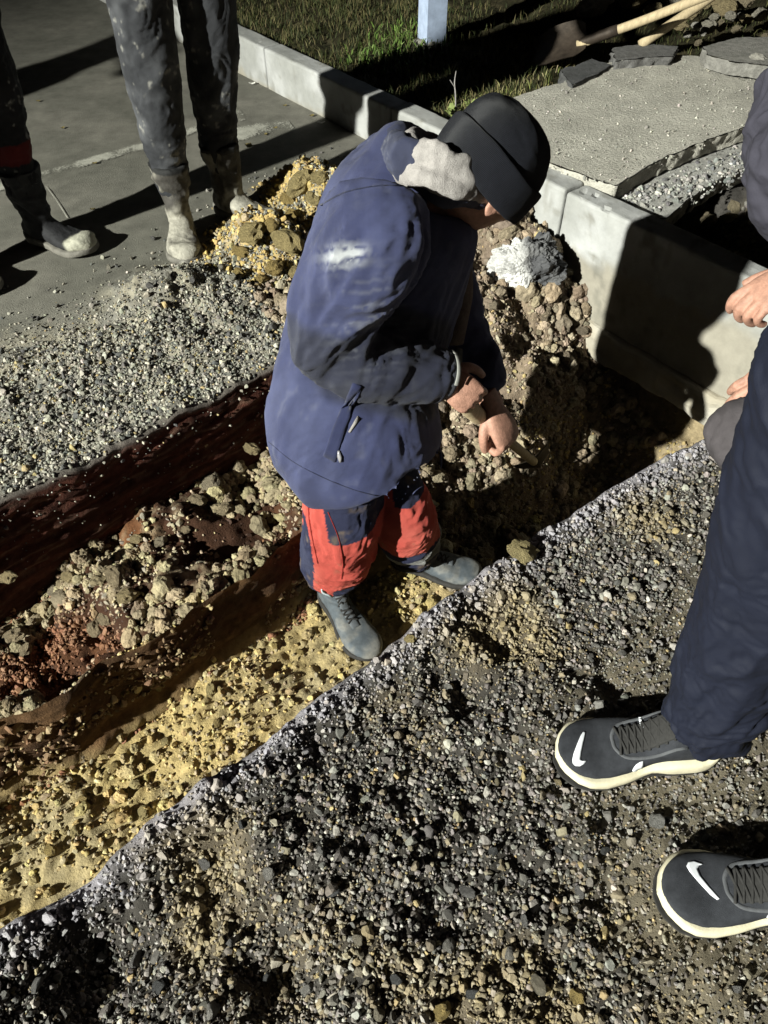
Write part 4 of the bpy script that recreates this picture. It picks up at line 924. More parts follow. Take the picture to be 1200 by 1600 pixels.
def rig_shoe(parent, base, heel, yaw, kind, dark=False, pitch=0.0, roll=0.0, scale=1.0):
    """A shoe or boot: child of its person, with sole and laces as sub-parts; built at its own heel."""
    mtx = T(np.asarray(heel, float) - np.asarray(base, float)) @ Matrix.Rotation(yaw, 4, 'Z') @ Matrix.Rotation(-pitch, 4, 'Y') @ Matrix.Rotation(roll, 4, 'X') @ Matrix.Scale(scale, 4)
    if kind == 'sneaker':
        up, so, col = shoe_parts(.318, .122, .136, (.040, .026, .034), .026, 1.10, .050, True)
        V, F = remesh(join(up, col), .0042, 3)
    elif kind == 'work':
        up, so, col = shoe_parts(.295, .108, .098, (.026, .020, .022), .014, 1.03, .050)
        V, F = remesh(join(up, col), .0042, 3); V = wrinkle(V, F, .0025, 22, 5, (0, 1, 0), .5)
    else:
        up, so, col = shoe_parts(.30, .125, .11, (.032, .024, .028), .012, 1.05, .066)
        lg = tube([(.075, 0, .03), (.076, 0, .10), (.070, 0, .17), (.068, 0, .23), (.066, 0, .265)], [(.042, .052), (.046, .058), (.054, .064), (.064, .072), (.074, .080)], ref=(0, 1, 0), n=28, sub=5)
        V, F = remesh(join(up, lg), .006, 3)
        V = wrinkle(V, F, .020 * sm(V[:, 2], .06, .12), 10, int(yaw * 100) % 50 + 3, (0, 1, 0), .6)
        V = wrinkle(V, F, .004, 26, 8)
    name = 'boot' if kind == 'boot' else 'shoe'
    mm = {'sneaker': M['knit'], 'work': M['suede'], 'boot': M['leather']}[kind]
    ti = None
    if kind == 'work':
        n_ = fbm(V * 30, 4, 3); ti = mixc(np.array([.075, .088, .10]), np.array([.20, .195, .18]), sm(n_ + 4 * (V[:, 0] - .2), -.3, .7))
    if kind == 'boot':
        n_ = fbm(V * 14, 4, 6) + .35 * fbm(V * 45, 3, 7)
        ti = mixc(np.array([.055, .050, .044]), np.array([.36, .34, .285]), np.clip(sm(n_, -.2, .45) * (.55 + .45 * sm(V[:, 2], .22, .05)) + .5 * sm(V[:, 0], .20, .26), 0, 1))
    if kind == 'boot': ti = np.where((V[:, 2] > .252)[:, None], .02, ti)  # top painted black for the shade inside the shaft
    if dark: ti = mixc(np.array([.02, .02, .022]), np.array([.42, .41, .33]), sm(V[:, 0] + .02 * fbm(V * 30, 3, 5), .215, .235))  # shade painted over the boot, toe left pale as if lit
    s = link(name, V, F, mm, parent, tint=ti); s.matrix_local = mtx
    sv, sf = so
    if kind == 'sneaker':
        link('sole', sv, sf, M['midsole'], s)
        ov = sv.copy(); ov[:, 2] = ov[:, 2] * .16 - .0015; ov[:, 1] *= .99; link('outsole', ov, sf, M['rubber'], s)
    else: link('sole', sv, sf, M['rubber'] if kind == 'work' else M['leather'], s, tint=(.16, .15, .13))
    bv = BVHTree.FromPolygons([tuple(v) for v in V], [tuple(int(i) for i in f) for f in F])
    def top(x, y):
        h = bv.ray_cast(Vector((x, y, .4)), Vector((0, 0, -1)))[0]; return np.array([x, y, (h.z if h else .06)])
    if kind != 'boot':
        sets = []; xs = np.linspace(.122, .196, 7) if kind == 'sneaker' else np.linspace(.115, .170, 5)
        for i, x in enumerate(xs):
            w = .027 if kind == 'sneaker' else .016
            for a, b in (((x, -w), (x + .012, w)), ((x, w), (x + .012, -w))):
                P_ = [top(a[0] + (b[0] - a[0]) * q_, a[1] + (b[1] - a[1]) * q_) + np.array([0, 0, .0022 + .001 * math.sin(q_ * 3.1)]) for q_ in np.linspace(0, 1, 7)]
                sets.append(tube(P_, [.0026] * 7, ref=(0, 0, 1), n=7, sub=2))
        link('lace', *join(*sets), M['lace'], s)
        if kind == 'sneaker':
            U_ = [(.10, -.036), (.15, -.036), (.195, -.032), (.212, -.016), (.215, 0), (.212, .016), (.195, .032), (.15, .036), (.10, .036)]
            link('eyestay', *tube([top(*q_) + [0, 0, -.0005] for q_ in catmull(U_, 5)], [(.0022, .004)] * 41, ref=(0, 0, 1), n=8, sub=1), M['suede'], s, tint=(.085, .088, .095))
        rim = []                                                 # tongue: a padded strip under the laces
        P_ = [top(x, 0) + np.array([0, 0, -.001]) for x in np.linspace(.105, .20, 9)]
        link('tongue', *tube(P_, [(.004, .026 if kind == 'sneaker' else .014)] * 9, ref=(0, 0, 1), n=12, sub=2), M['lace'] if kind == 'sneaker' else M['suede'], s, tint=(.10, .11, .12))
    if kind == 'boot':
        pass
    return s, mtx, bv
from mathutils.geometry import tessellate_polygon
def decal(name, bvh, poly, material, parent, base, off=.0016, sub=3, to_world=None, thick=.001, tint=None):
    """A flat piece sewn or printed on a surface: its outline, measured in the photo, is laid on the surface."""
    pts = [Vector((p[0], p[1], 0)) for p in poly]
    tris = tessellate_polygon([pts]); P2 = [np.array([p[0], p[1]], float) for p in poly]; F = [tuple(t) for t in tris]
    for _ in range(sub):
        mid = {}; G_ = []
        def m_(a, b):
            k = (min(a, b), max(a, b))
            if k not in mid: P2.append((P2[a] + P2[b]) / 2); mid[k] = len(P2) - 1
            return mid[k]
        for a, b, c in F:
            x, y, z = m_(a, b), m_(b, c), m_(c, a); G_ += [(a, x, z), (b, y, x), (c, z, y), (x, y, z)]
        F = G_
    inv = to_world.inverted() if to_world is not None else Matrix()
    o_ = inv @ Vector(CC); V = []; lastd = None; out = []
    for p in P2:
        d = (inv.to_3x3() @ Vector(ray(*p))).normalized(); h, nrm, _, dist = bvh.ray_cast(o_, d)
        if h is None: V.append(None); continue
        if nrm.dot(d) > 0: nrm = -nrm
        V.append((np.array(h + nrm * off), np.array(nrm)))
    ok = [i for i, v in enumerate(V) if v is not None]
    if len(ok) < 3: return None
    F = np.array([f for f in F if all(V[i] is not None for i in f)])
    if len(F) == 0: return None
    used = np.unique(F); rm = {int(u): i for i, u in enumerate(used)}
    Vt = np.array([V[u][0] for u in used]); Nn = np.array([V[u][1] for u in used]); F = np.array([[rm[int(i)] for i in f] for f in F])
    n_ = np.cross(Vt[F[:, 1]] - Vt[F[:, 0]], Vt[F[:, 2]] - Vt[F[:, 0]]); fl = (n_ * Nn[F[:, 0]]).sum(1) < 0; F[fl] = F[fl][:, ::-1]
    Vb = Vt - Nn * (off + thick); n = len(Vt)
    e = np.concatenate([F[:, [0, 1]], F[:, [1, 2]], F[:, [2, 0]]]); ks = {}
    for a, b in e: ks[(int(a), int(b))] = 1
    rim = [(a, b) for (a, b) in ks if (b, a) not in ks]
    side = [(b, a, a + n) for a, b in rim] + [(b, a + n, b + n) for a, b in rim]
    Fa = np.concatenate([F, F[:, ::-1] + n] + ([np.array(side)] if side else []))
    if to_world is None: return link(name, np.concatenate([Vt, Vb]), Fa, material, parent, base=base, tint=tint)
    return link(name, np.concatenate([Vt, Vb]), Fa, material, parent, tint=tint)
def bvh_of(V, F): return BVHTree.FromPolygons([tuple(v) for v in V], [tuple(int(i) for i in f) for f in F])
def zoomed(pts, ox, oy, k): return [(ox + x / k, oy + y / k) for x, y in pts]

# ------------------------------------------------------------------ the worker in the trench
def pull(q_, k): return CC + (np.asarray(q_, float) - CC) * k       # the same sight line, nearer or farther
WB = np.array([.0, 1.22, -.50])
worker = empty('person', WB, 'stooping worker in navy jacket, red and navy trousers and black beanie digging in the trench', 'person')
f0 = np.array([math.cos(.3), math.sin(.3), 0]); lat = np.array([f0[1], -f0[0], 0])          # facing, and his right (towards the camera)
rings = [((566, 698), .140, .205, .200), ((553, 682), .170, .208, .203), ((555, 642), .250, .195, .188), ((560, 580), .33, .185, .155), ((585, 490), .46, .180, .155), ((615, 405), .58, .170, .160), ((636, 335), .67, .150, .165), ((655, 285), .725, .115, .125), ((672, 255), .755, .085, .09)]
tc_ = [at(*p, z) for p, z, a, b in rings]
tc_ = [c + lat * k_ for c, k_ in zip(tc_, (.02, .02, .012, 0, -.015, -.025, -.025, -.02, 0))]
torso = tube(tc_, [(a, b) for _, _, a, b in rings], ref=unit(f0 - np.array([0, 0, .16])), n=40, sub=6, sup=2.15)
hc0 = at(553, 690, .16); torso = (torso[0] + np.array([0, 0, 1]) * (-.42 * ((torso[0] - hc0) @ unit(f0 + .25 * lat)) * (1 - sm(torso[0][:, 2], .15, .42)))[:, None], torso[1])
sh_, el_, cu_, wr_ = pull(at(578, 385, .69), .97), pull(at(510, 530, .45), .925), pull(at(690, 587, .325), .93), pull(at(712, 604, .31), .93)
el2 = (el_ + pull(at(535, 552, .42), .925)) / 2
m1 = (sh_ + el_) / 2 + np.array([-.012, 0, 0])
sleeve_r = tube([sh_ + lat * -.06 + [0.03, 0, .05], sh_, m1, el2, (el2 + cu_) / 2 + [0, -.005, -.012], cu_], [.09, .100, .090, .082, .072, .055], ref=lat, n=28, sub=6)
shl = at(650, 340, .69) - lat * .15
ell, wrl = np.array([.175, 1.46, .38]), at(772, 640, .235)
sleeve_l = tube([shl + lat * .06, shl, (shl + ell) / 2, ell, wrl * .8 + ell * .2], [.085, .09, .08, .07, .05], ref=lat, n=28, sub=6)
V, F = remesh(join(torso, sleeve_r, sleeve_l), .0068, 5)
d1, t1 = seg_dist(V, sh_, el2); d2, t2 = seg_dist(V, el2, cu_); d3, _ = seg_dist(V, shl, ell); d4, _ = seg_dist(V, ell, wrl)
arm = np.maximum(sm(np.minimum(d1, d2), .125, .09), sm(np.minimum(d3, d4), .125, .09))
V = wrinkle(V, F, .030 * (1 - arm) * sm(V[:, 2], .75, .6), 4.4, 11, (.3, .1, 1), .22)
V = wrinkle(V, F, .020 * arm * sm(np.minimum(d1, d2), .02, .06) * (.4 + .6 * np.exp(-((d1 - .08) / .06) ** 2)), 8.5, 17, unit(cu_ - el2) * .5 + np.array([0, .3, .6]), .35)
hf_ = .25 + .75 * np.maximum(arm, sm(V[:, 2], .04, .18))
V = wrinkle(V, F, (.008 + .006 * arm) * hf_, 10, 23, (.5, .2, 1), .22)
V = wrinkle(V, F, (.0035 + .0025 * arm) * hf_, 24, 29, (.6, -.3, 1), .30)
w_ = sm(V[:, 2], .26, .14)[:, None]; V = V * (1 - w_) + relax(V, F, 10) * w_
Fj = F
N = normals(V, F)
px, py = project(V)
dust = fbm(V * 26, 4, 44) + .5 * fbm(V * np.array([70, 70, 14]), 3, 45)
t = mixc(np.array([.042, .050, .125]), np.array([.066, .077, .170]), sm(fbm(V * 7, 3, 46), -.3, .4))
hemd = sm(V[:, 2], .17, .015) * sm(dust, -.02, .45)
t = mixc(t, np.array([.30, .31, .36]), np.clip(.75 * hemd + .14 * sm(dust, .32, .8) * (1 - arm), 0, 1))
slv = sm(np.minimum(d2, d1 + .10 * (1 - sm(t1, .3, .8))), .125, .095)
t = mixc(t, mixc(np.array([.020, .022, .036]), np.array([.042, .044, .056]), sm(dust, -.1, .6)), .85 * slv)
smear = np.exp(-(((px - 540) + .2 * (py - 400)) / 27.0) ** 2 - ((py - 400) / 15.0) ** 2) * (N @ np.array([0, -.65, .75]) > .1)
streak = fbm(np.stack([(px - .5 * py) * .02, (py + .12 * px) * .30, px * 0], 1), 3, 47)
t = mixc(t, np.array([.62, .64, .66]), np.clip(1.5 * smear * sm(streak, -.35, .25), 0, .9))
t = mixc(t, np.array([.28, .29, .33]), np.clip(.5 * np.exp(-((px - 575) / 55.0) ** 2 - ((py - 500) / 70.0) ** 2) * sm(streak, 0, .5), 0, .5))
jac = link('jacket', V, F, M['navy'], worker, tint=t, base=WB)
jb = bvh_of(V, F)
decal('pocket_welt', jb, [(551, 598), (566, 603), (540, 668), (524, 722), (505, 712), (520, 668), (538, 630)], M['navy'], jac, WB, .004, 2, tint=(.030, .037, .10), thick=.006)
decal('pocket_lining', jb, [(558, 650), (562, 654), (547, 676), (544, 675)], M['fleece'], jac, WB, .002, 1)
decal('zip_pull', jb, [(528, 704), (531, 704), (534, 713), (533, 721), (530, 721), (528, 713)], M['zipm'], jac, WB, .004, 1, thick=.004)
decal('sleeve_strap', jb, [(712, 540), (722, 545), (723, 586), (713, 583)], M['strap'], jac, WB, .004, 1, thick=.004)
# cuff: a ring at the end of the right sleeve
ax_ = unit(cu_ - el2)
cring = tube([cu_ - ax_ * .018, cu_ - ax_ * .004, cu_ + ax_ * .012, cu_ + ax_ * .020], [.055, .056, .052, .044], ref=lat, n=28, sub=4)
Vc, Fc = cring; Vc = wrinkle(Vc, Fc, .003, 40, 3)
link('cuff', Vc, Fc, M['navy'], jac, base=WB, tint=(.075, .08, .10))
st_ = [cu_ + unit(lat * math.cos(a) + np.cross(ax_, lat) * math.sin(a)) * .0565 + ax_ * .004 for a in np.linspace(-1.9, -.3, 9)]
link('cuff_strap', *tube(st_, [(.0016, .005)] * 9, ref=-lat, n=8, sub=2), M['strap'], jac, base=WB)
for pl in ([(420, 690), (460, 722), (520, 752), (580, 772), (640, 778)], [(500, 320), (540, 300), (590, 290), (630, 290)]):
    c = catmull(pl, 10); decal('seam', jb, [tuple(q_) for q_ in c] + [(q_[0] + .9, q_[1] + 1.4) for q_ in c[::-1]], M['navy'], jac, WB, .0012, 0, tint=(.020, .024, .06))
# hem band
hb = [at(543, 742, .02) + f0 * (.207 * math.cos(a)) + lat * (.187 * math.sin(a)) + np.array([0, 0, .012 * math.sin(3 * a)]) for a in np.linspace(0, 2 * math.pi, 60)]

# body: head, neck, trunk, arms and hands in one mesh
hc = pull(at(768, 268, .775), 1.02)
hd0 = np.array([math.cos(.38), math.sin(.38), 0]); pitch_ = math.radians(47)
hfw = hd0 * math.cos(pitch_) - np.array([0, 0, 1]) * math.sin(pitch_); hup = hd0 * math.sin(pitch_) + np.array([0, 0, 1]) * math.cos(pitch_)
HM = T(hc) @ look(hfw, hup) @ Matrix.Scale(.90, 4)
skull = xf(head_shape(), HM)
nb = at(668, 262, .72)
neck = tube([nb, nb * .5 + hc * .5 + np.array([-.01, 0, -.02]), hc - hup * .05 - hfw * .03], [.062, .060, .062], ref=lat, n=20, sub=4)
hv, hf = remesh(join(skull, neck), .0042, 1)
trunk = remesh(join(tube(tc_[1:8], [(a * .72, b * .72) for _, _, a, b in rings[1:8]], ref=f0, n=20, sub=3), tube([sh_, el2, wr_], [.05, .042, .03], n=14, sub=4), tube([shl, ell, wrl], [.05, .042, .03], n=14, sub=4), neck), .014, 2)
g0, g1 = at(716, 624, .30), at(842, 728, -.36)                    # the tool's shaft
gd = unit(g1 - g0)
hand_r = hand_shape(((1.0, 1.2, .8), (1.05, 1.25, .8), (1.1, 1.25, .8), (1.15, 1.25, .8)), .02, .5, 1, .8)
g0, g1 = pull(at(728, 634, .30), .972), at(842, 728, -.36); gd = unit(g1 - g0)
hx = unit(pull(at(757, 640, .27), .94) - wr_); hz_ = unit(np.array([-.35, -.60, .70]))
HRM = T(wr_ - hx * .042) @ look(hx, hz_) @ Matrix.Scale(.92, 4)
hl0 = at(777, 652, .235)
hlx = unit(at(792, 684, .19) - hl0); HLM = T(hl0 - hlx * .03) @ look(hlx, (.55, -.5, .65)) @ Matrix.Scale(.98, 4)
hand_l = hand_shape(((1.15, 1.35, .9), (1.2, 1.35, .9), (1.2, 1.35, .9), (1.25, 1.35, .9)), .02, .25, -1, 1.0)
body = join((hv, hf), trunk, xf(hand_r, HRM), xf(hand_l, HLM))
wbody = link('body', *body, M['skin'], worker, base=WB)
# temple hair and brow
hr = []
for k in range(260):
    a = rng.uniform(-.2, 1); s = rng.choice([-1, 1]); z = rng.uniform(-.02, .03)
    x = .035 * a + .012; p = np.array([x, s * (.074 - .12 * max(0, x - .02)), z]); d = np.array([-.006 + rng.normal() * .004, s * .003, -.016])
    hr.append(tube([p, p + d * .5 + [0, s * .0025, 0], p + d], [.0009, .0008, .0003], n=4, sub=1))
for s in (-1, 1):
    for k in range(40):
        y = s * rng.uniform(.014, .048); p = np.array([.094 - abs(y) * .28, y, .018 + rng.normal() * .003]); hr.append(tube([p, p + [.005, s * .005, .002]], [.0008, .0003], n=4, sub=1))
link('hair', *xf(join(*hr), HM), M['hair'], worker, base=WB)
# beanie: crown and folded cuff, in head coordinates tipped to the front
tilt = Matrix.Translation((-.004, 0, -.030)) @ Matrix.Rotation(math.radians(-3), 4, 'Y')
def cap(n=96):
    prof = [(.016, 1.02), (.04, 1.04), (.07, 1.03), (.097, .97), (.118, .87), (.134, .73), (.145, .54), (.151, .33), (.153, .14)]
    P_ = catmull(prof, 6); th = np.linspace(0, 2 * math.pi, n, endpoint=False)
    V = np.stack([np.stack([.112 * r * np.cos(th) - .004 - .12 * max(0, z - .06), .092 * r * np.sin(th), np.full(n, z)], -1) for z, r in P_]).reshape(-1, 3)
    V = np.concatenate([V, [[-.015, 0, .1535]]]); F = grid_faces(len(P_), n); e = (len(P_) - 1) * n; j = np.arange(n)
    return V, np.concatenate([F, np.stack([np.full(n, len(V) - 1), e + j, e + (j + 1) % n], -1)]), np.append(np.tile(th, len(P_)), 0)
V, F, rb = cap(); V = wrinkle(V, F, .006, 11, 71, (0, 0, 1), .5); V = wrinkle(V, F, .0015, 40, 72)
bean = link('beanie', *xf((V, F), HM @ tilt), M['wool'], worker, base=WB, extra={'rib': rb})
th = np.linspace(0, 2 * math.pi, 120, endpoint=False)
pr_ = catmull([(-.008, 1.00), (-.010, 1.055), (.0, 1.10), (.025, 1.125), (.050, 1.125), (.057, 1.10), (.057, 1.06)], 5)
V = np.stack([np.stack([.113 * r * np.cos(th) - .004, .097 * r * np.sin(th), z * 1.15 + .004 * np.sin(2 * th + 1) + .003 * fbm(p3(np.cos(th) * 2, np.sin(th) * 2), 2, 9)], -1) for z, r in pr_]).reshape(-1, 3)
F = grid_faces(len(pr_), 120); V = wrinkle(V, F, .002, 18, 75)
link('beanie_cuff', *xf((V, F), HM @ tilt), M['wool'], bean, base=WB, extra={'rib': np.tile(th, len(pr_))})
# hood: navy shell bunched round the neck, grey fleece inside, fleece running down the open front
hq = at(684, 270, .752)
def collar(rx, ry, tilt_, r0, r1, drop, seed, a0=0.0, a1=2 * math.pi, n=60):
    P_ = []; R_ = []
    ux = unit(f0 + np.array([0, 0, -.25])); uy = lat
    for a in np.linspace(a0, a1, n):
        w = .5 - .5 * math.cos(a)                                 # 0 at the front, 1 at the nape
        P_.append(hq + ux * (rx * math.cos(a)) + uy * (ry * math.sin(a)) + np.array([0, 0, drop * (w - .5) + .026 * max(0, math.sin(a))]) + .010 * np.array([vnoise(np.array([[a * 1.7, k, seed]]), seed)[0] for k in range(3)]))
        R_.append(r0 + (r1 - r0) * w)
    return tube(P_, [(r * 1.25, r * .85) for r in R_], ref=(0, 0, 1), n=18, sub=2)
V, F = remesh(collar(.088, .100, 0, .026, .034, .035, 3), .006, 2); V = wrinkle(V, F, .014, 8, 81, (.3, .3, 1), .4); V = wrinkle(V, F, .008, 17, 86, (.6, 0, -.6), .35); V = wrinkle(V, F, .003, 30, 82)
hood = link('hood', V, F, M['navy'], worker, base=WB, tint=(.036, .042, .085))
hq = at(692, 262, .774)
folds = []
for rx_, ry_, dz_, rr_, sd_ in ((.092, .104, -.022, .012, 5), (.080, .092, .002, .014, 15), (.064, .080, .016, .015, 25), (.050, .068, .010, .012, 35)):
    hq = at(692, 262, .772) + np.array([0, 0, dz_]); folds.append(collar(rx_, ry_, 0, rr_ * .8, rr_ * 1.25, .03, sd_))
V, F = remesh(join(*folds), .004, 2); V = wrinkle(V, F, .006, 12, 83, (.3, .3, 1), .4); V = wrinkle(V, F, .0015, 50, 84)
link('hood_lining', V, F, M['fleece'], hood, base=WB)
fr = [at(700, 330, .66), at(712, 400, .57), at(716, 470, .47), at(706, 545, .37)]
V, F = tube([p + f0 * .0 - lat * .045 for p in fr], [(.035, .05), (.04, .06), (.042, .065), (.04, .06)], ref=f0, n=20, sub=6); V = wrinkle(V, F, .012, 12, 87, (0, 0, 1), .3)
link('fleece_front', V, F, M['fleece_dark'], hood, base=WB)

# trousers: navy with red panels, one mesh with two cloths' colours
kn_r, an_r = at(532, 838, -.05), at(515, 908, -.385)
hip_r, hip_l = at(560, 700, .22) - lat * .02, at(582, 690, .22) - lat * .10
kn_l, an_l = at(632, 812, -.08), at(655, 870, -.385)
leg_r = tube([hip_r, (hip_r + kn_r) / 2 + [-.012, 0, 0], kn_r, (kn_r + an_r) / 2, an_r + [0, 0, .05], an_r + [0, 0, -.005]], [.095, .098, .098, .090, .070, .060], ref=f0, n=30, sub=7)
leg_l = tube([hip_l, (hip_l + kn_l) / 2, kn_l, (kn_l + an_l) / 2, an_l + [0, 0, .05], an_l + [0, 0, -.005]], [.062, .076, .084, .080, .068, .058], ref=f0, n=30, sub=7)
seat = tube([(hip_r + hip_l) / 2 + [0, 0, -.07], (hip_r + hip_l) / 2 + [0, 0, .04], (hip_r + hip_l) / 2 + [0, 0, .12]], [(.10, .13), (.11, .14), (.10, .13)], ref=f0, n=24, sub=4)
V, F = remesh(join(leg_r, leg_l, seat), .0042, 6)
V = wrinkle(V, F, .016, 7.5, 91, (.3, .2, 1), .75); V = wrinkle(V, F, .012 * sm(V[:, 2], .0, -.3), 13, 92, (.9, .3, .2), .4); V = wrinkle(V, F, .004, 30, 93)
up_ = sm(V[:, 2] - (.13 - .42 * ((V - hc0) @ unit(f0 + .25 * lat))), -.01, .05)[:, None] * .42
cx_ = hc0 - lat * .03; V[:, :2] = V[:, :2] * (1 - up_) + cx_[:2] * up_
px, py = project(V)
dr, _ = seg_dist(V, kn_r, an_r); dr2, _ = seg_dist(V, hip_r, kn_r); dl, _ = seg_dist(V, kn_l, an_l); dl2, _ = seg_dist(V, hip_l, kn_l)
right = np.minimum(dr, dr2) < np.minimum(dl, dl2)
rel = V - np.where(right[:, None], kn_r, kn_l); fx = rel @ f0
zr_ = V[:, 2]
ns_ = .006 * fbm(V * 6, 2, 94)
low_edge = np.where(right, -.30 + .12 * sm(fx, -.06, -.015) * 0 + np.where(fx > -.035, .075, -.02), -.16 + .1 * fx)
redm = (zr_ > low_edge + ns_) & ~((zr_ > .025 + ns_ + .2 * np.abs(fx)) & (fx > -.045)) & ~(fx < -.083)
tn = fbm(V * 9, 3, 95)
navy_t = mixc(np.array([.030, .034, .072]), np.array([.05, .055, .10]), sm(tn, -.3, .4)); red_t = mixc(np.array([.58, .10, .078]), np.array([.64, .15, .115]), sm(tn, -.3, .4))
t = np.where(redm[:, None], red_t, navy_t)
mud = fbm(V * 16, 4, 97) + .6 * fbm(V * 50, 3, 98); t = mixc(t, np.array([.26, .19, .12]), .55 * sm(mud + .5 * sm(V[:, 2], -.1, -.4), .35, .9))
greyband = (~right) & (zr_ < -.19 + .35 * fx) & (zr_ > -.26 + .35 * fx)
t = np.where(greyband[:, None], np.array([.30, .30, .29]), t)
tr_ = link('trousers', V, F, M['trouser'], worker, tint=t, base=WB)
tb = bvh_of(V, F)
# seams on the red panel
for pl in ([(512, 800), (528, 840), (535, 880), (533, 905)], [(480, 760), (484, 820), (496, 880)]):
    c = catmull(pl, 8); poly = [tuple(p) for p in c] + [(p[0] + 1.3, p[1]) for p in c[::-1]]
    decal('seam', tb, poly, M['trouser'], tr_, WB, .0015, 0, tint=(.30, .03, .025))
# pale cuff straps round the near ankle
s1, m1s, b1 = rig_shoe(worker, WB, (-.188, 1.300, -.50 + .012), math.radians(-57), 'work')
s2, m2s, b2 = rig_shoe(worker, WB, (.020, 1.415, -.50 + .015), math.radians(-16), 'work')
for pl in ([(95, 600), (125, 625), (190, 662), (335, 640), (372, 650), (330, 668), (215, 705), (185, 735), (150, 715), (105, 650)],):
    decal('ankle_strap', tb, zoomed(pl, 480, 780, 4.286), M['suede'], tr_, WB, .003, 2, tint=(.42, .48, .52), thick=.004)
# the tool in his hands
tool = empty('digging_tool', g1, 'wooden handled digging tool gripped in both hands of the worker', 'tool')
hp = g0 + gd * .105
link('handle', *tube([g0 - gd * .02, g0, g0 + gd * .10, g0 + gd * .112, g0 + gd * .13], [.012, .0185, .0195, .017, .013], ref=lat, n=16, sub=3), M['wood'], tool, base=g1)
link('shaft', *tube([g0 + gd * .11, g0 * .5 + g1 * .5, g1 - gd * .10], [.0135, .0135, .014], ref=lat, n=14, sub=4), M['wood'], tool, base=g1)
link('blade', *xf(join(blade_shape(.17, .065, .18), tube([(-.08, 0, .006), (.02, 0, .006)], [.017, .013], n=12, sub=2)), T(g1 - gd * .14) @ look(gd, (-.6, -.3, 1))), M['steel'], tool, base=g1)

# ------------------------------------------------------------------ upper bodies that stand outside the frame
def upper(hip, head, heading, hands=None, scale=1.0, bulk=1.0):
    """Trunk, arms and head between a hip point and a head point; returns skin shape and coat shape."""
    hip, head = np.asarray(hip, float), np.asarray(head, float)
    f = np.array([math.cos(heading), math.sin(heading), 0]); s = np.array([-f[1], f[0], 0])
    ax = head - hip; c = lambda k: hip + ax * k
    coat = [tube([c(-.12), c(0), c(.25), c(.5), c(.68), c(.76), c(.82)], [(.14 * bulk, .18 * bulk), (.145 * bulk, .18 * bulk), (.14 * bulk, .17 * bulk), (.14 * bulk, .19 * bulk), (.12 * bulk, .19 * bulk), (.09, .11), (.07, .075)], ref=f, n=30, sub=4, sup=2.3)]
    skin = [xf(head_shape(), T(head) @ look(f * .97 - np.array([0, 0, .2]), (0, 0, 1))), tube([c(.55), c(.70), c(.93)], [.06, .058, .058], n=18, sub=3)]
    for k, sg in enumerate((-1, 1)):
        shd = c(.68) + s * sg * .19 * bulk; 
        h = (hip + s * sg * .24 * bulk + f * .06 + np.array([0, 0, -.10])) if not hands else np.asarray(hands[k], float)
        e = (shd + h) / 2 + s * sg * .03 - f * .05
        coat.append(tube([shd - s * sg * .08, shd, e, h], [.075 * bulk, .078 * bulk, .062 * bulk, .048 * bulk], ref=f, n=20, sub=5))
        skin.append(tube([c(.62), shd, e, h, h + unit(h - e) * .03], [.05, .05, .04, .03, .03], n=14, sub=4)); skin.append(xf(hand_shape((.3, .4, .3), .04, .5, -sg), T(h) @ look(unit(h - e), s * sg)))
    return skin, coat
def trousers(legs, radii, voxel, seed, amp=.012):
    P_ = [tube(l, r, ref=(1, 0, 0), n=26, sub=6) for l, r in zip(legs, radii)]
    a, b = np.array(legs[0][0], float), np.array(legs[1][0], float)
    P_.append(tube([(a + b) / 2 + [0, 0, -.08], (a + b) / 2 + [0, 0, .03], (a + b) / 2 + [0, 0, .12]], [.14, .15, .14], n=24, sub=4))
    V, F = remesh(join(*P_), voxel, 4)
    V = wrinkle(V, F, amp, 7, seed, (.2, .2, 1), .7); V = wrinkle(V, F, amp * .9 * sm(V[:, 2], .55, .15), 13, seed + 1, (.9, .5, .1), .4); V = wrinkle(V, F, amp * .3, 28, seed + 2)
    return V, F
# ------------------------------------------------------------------ two men on the far road
def far_man(base, label, boots, hips, heading, seed, tint_a, tint_b, band=False, dark=False, lean=(-.05, .04)):
    r = empty('person', base, label, 'person')
    legs = []
    for (sx, sy, yaw), hp_ in zip(boots, hips):
        y = math.radians(yaw); heel = np.array([sx - .07 * math.cos(y), sy - .07 * math.sin(y), .004]); rig_shoe(r, base, heel, y, 'boot', dark=dark)
        legs.append([hp_, ((sx * .6 + hp_[0] * .4), (sy * .6 + hp_[1] * .4), .52), (sx, sy, .30), (sx, sy, .17)])
    V, F = trousers(legs, [[.10, .086, .066, .050]] * 2, .0065, seed, .016)
    n_ = fbm(V * 10, 4, seed); t = mixc(np.array(tint_a), np.array(tint_b), sm(n_, -.1, .5))
    n2_ = fbm(V * 60, 3, seed + 3); t = mixc(t, np.array([.30, .29, .26]), .6 * sm(n2_ + n_ * .5, .45, .7))
    if band: t = np.where(((V[:, 2] > .30) & (V[:, 2] < .37))[:, None], np.array([.075, .006, .006]), t)
    link('trousers', V, F, M['black_cloth'], r, tint=t, base=base)
    hm = (np.array(hips[0]) + np.array(hips[1])) / 2
    fh = np.array([math.cos(heading), math.sin(heading), 0]); sd = np.array([-fh[1], fh[0], 0])
    skin, coat = upper(hm + [0, 0, .08], hm + [lean[0], lean[1], .78], heading, [hm + fh * .20 + sd * s_ * .10 + [0, 0, .28] for s_ in (-1, 1)], bulk=.82)
    link('body', *remesh(join(*skin), .006, 1), M['skin'], r, base=base)
    V, F = remesh(join(*coat), .011, 3); V = wrinkle(V, F, .02, 6, seed + 7)
    link('jacket', V, F, M['black_cloth'], r, tint=(.05, .05, .055), base=base)
    return r
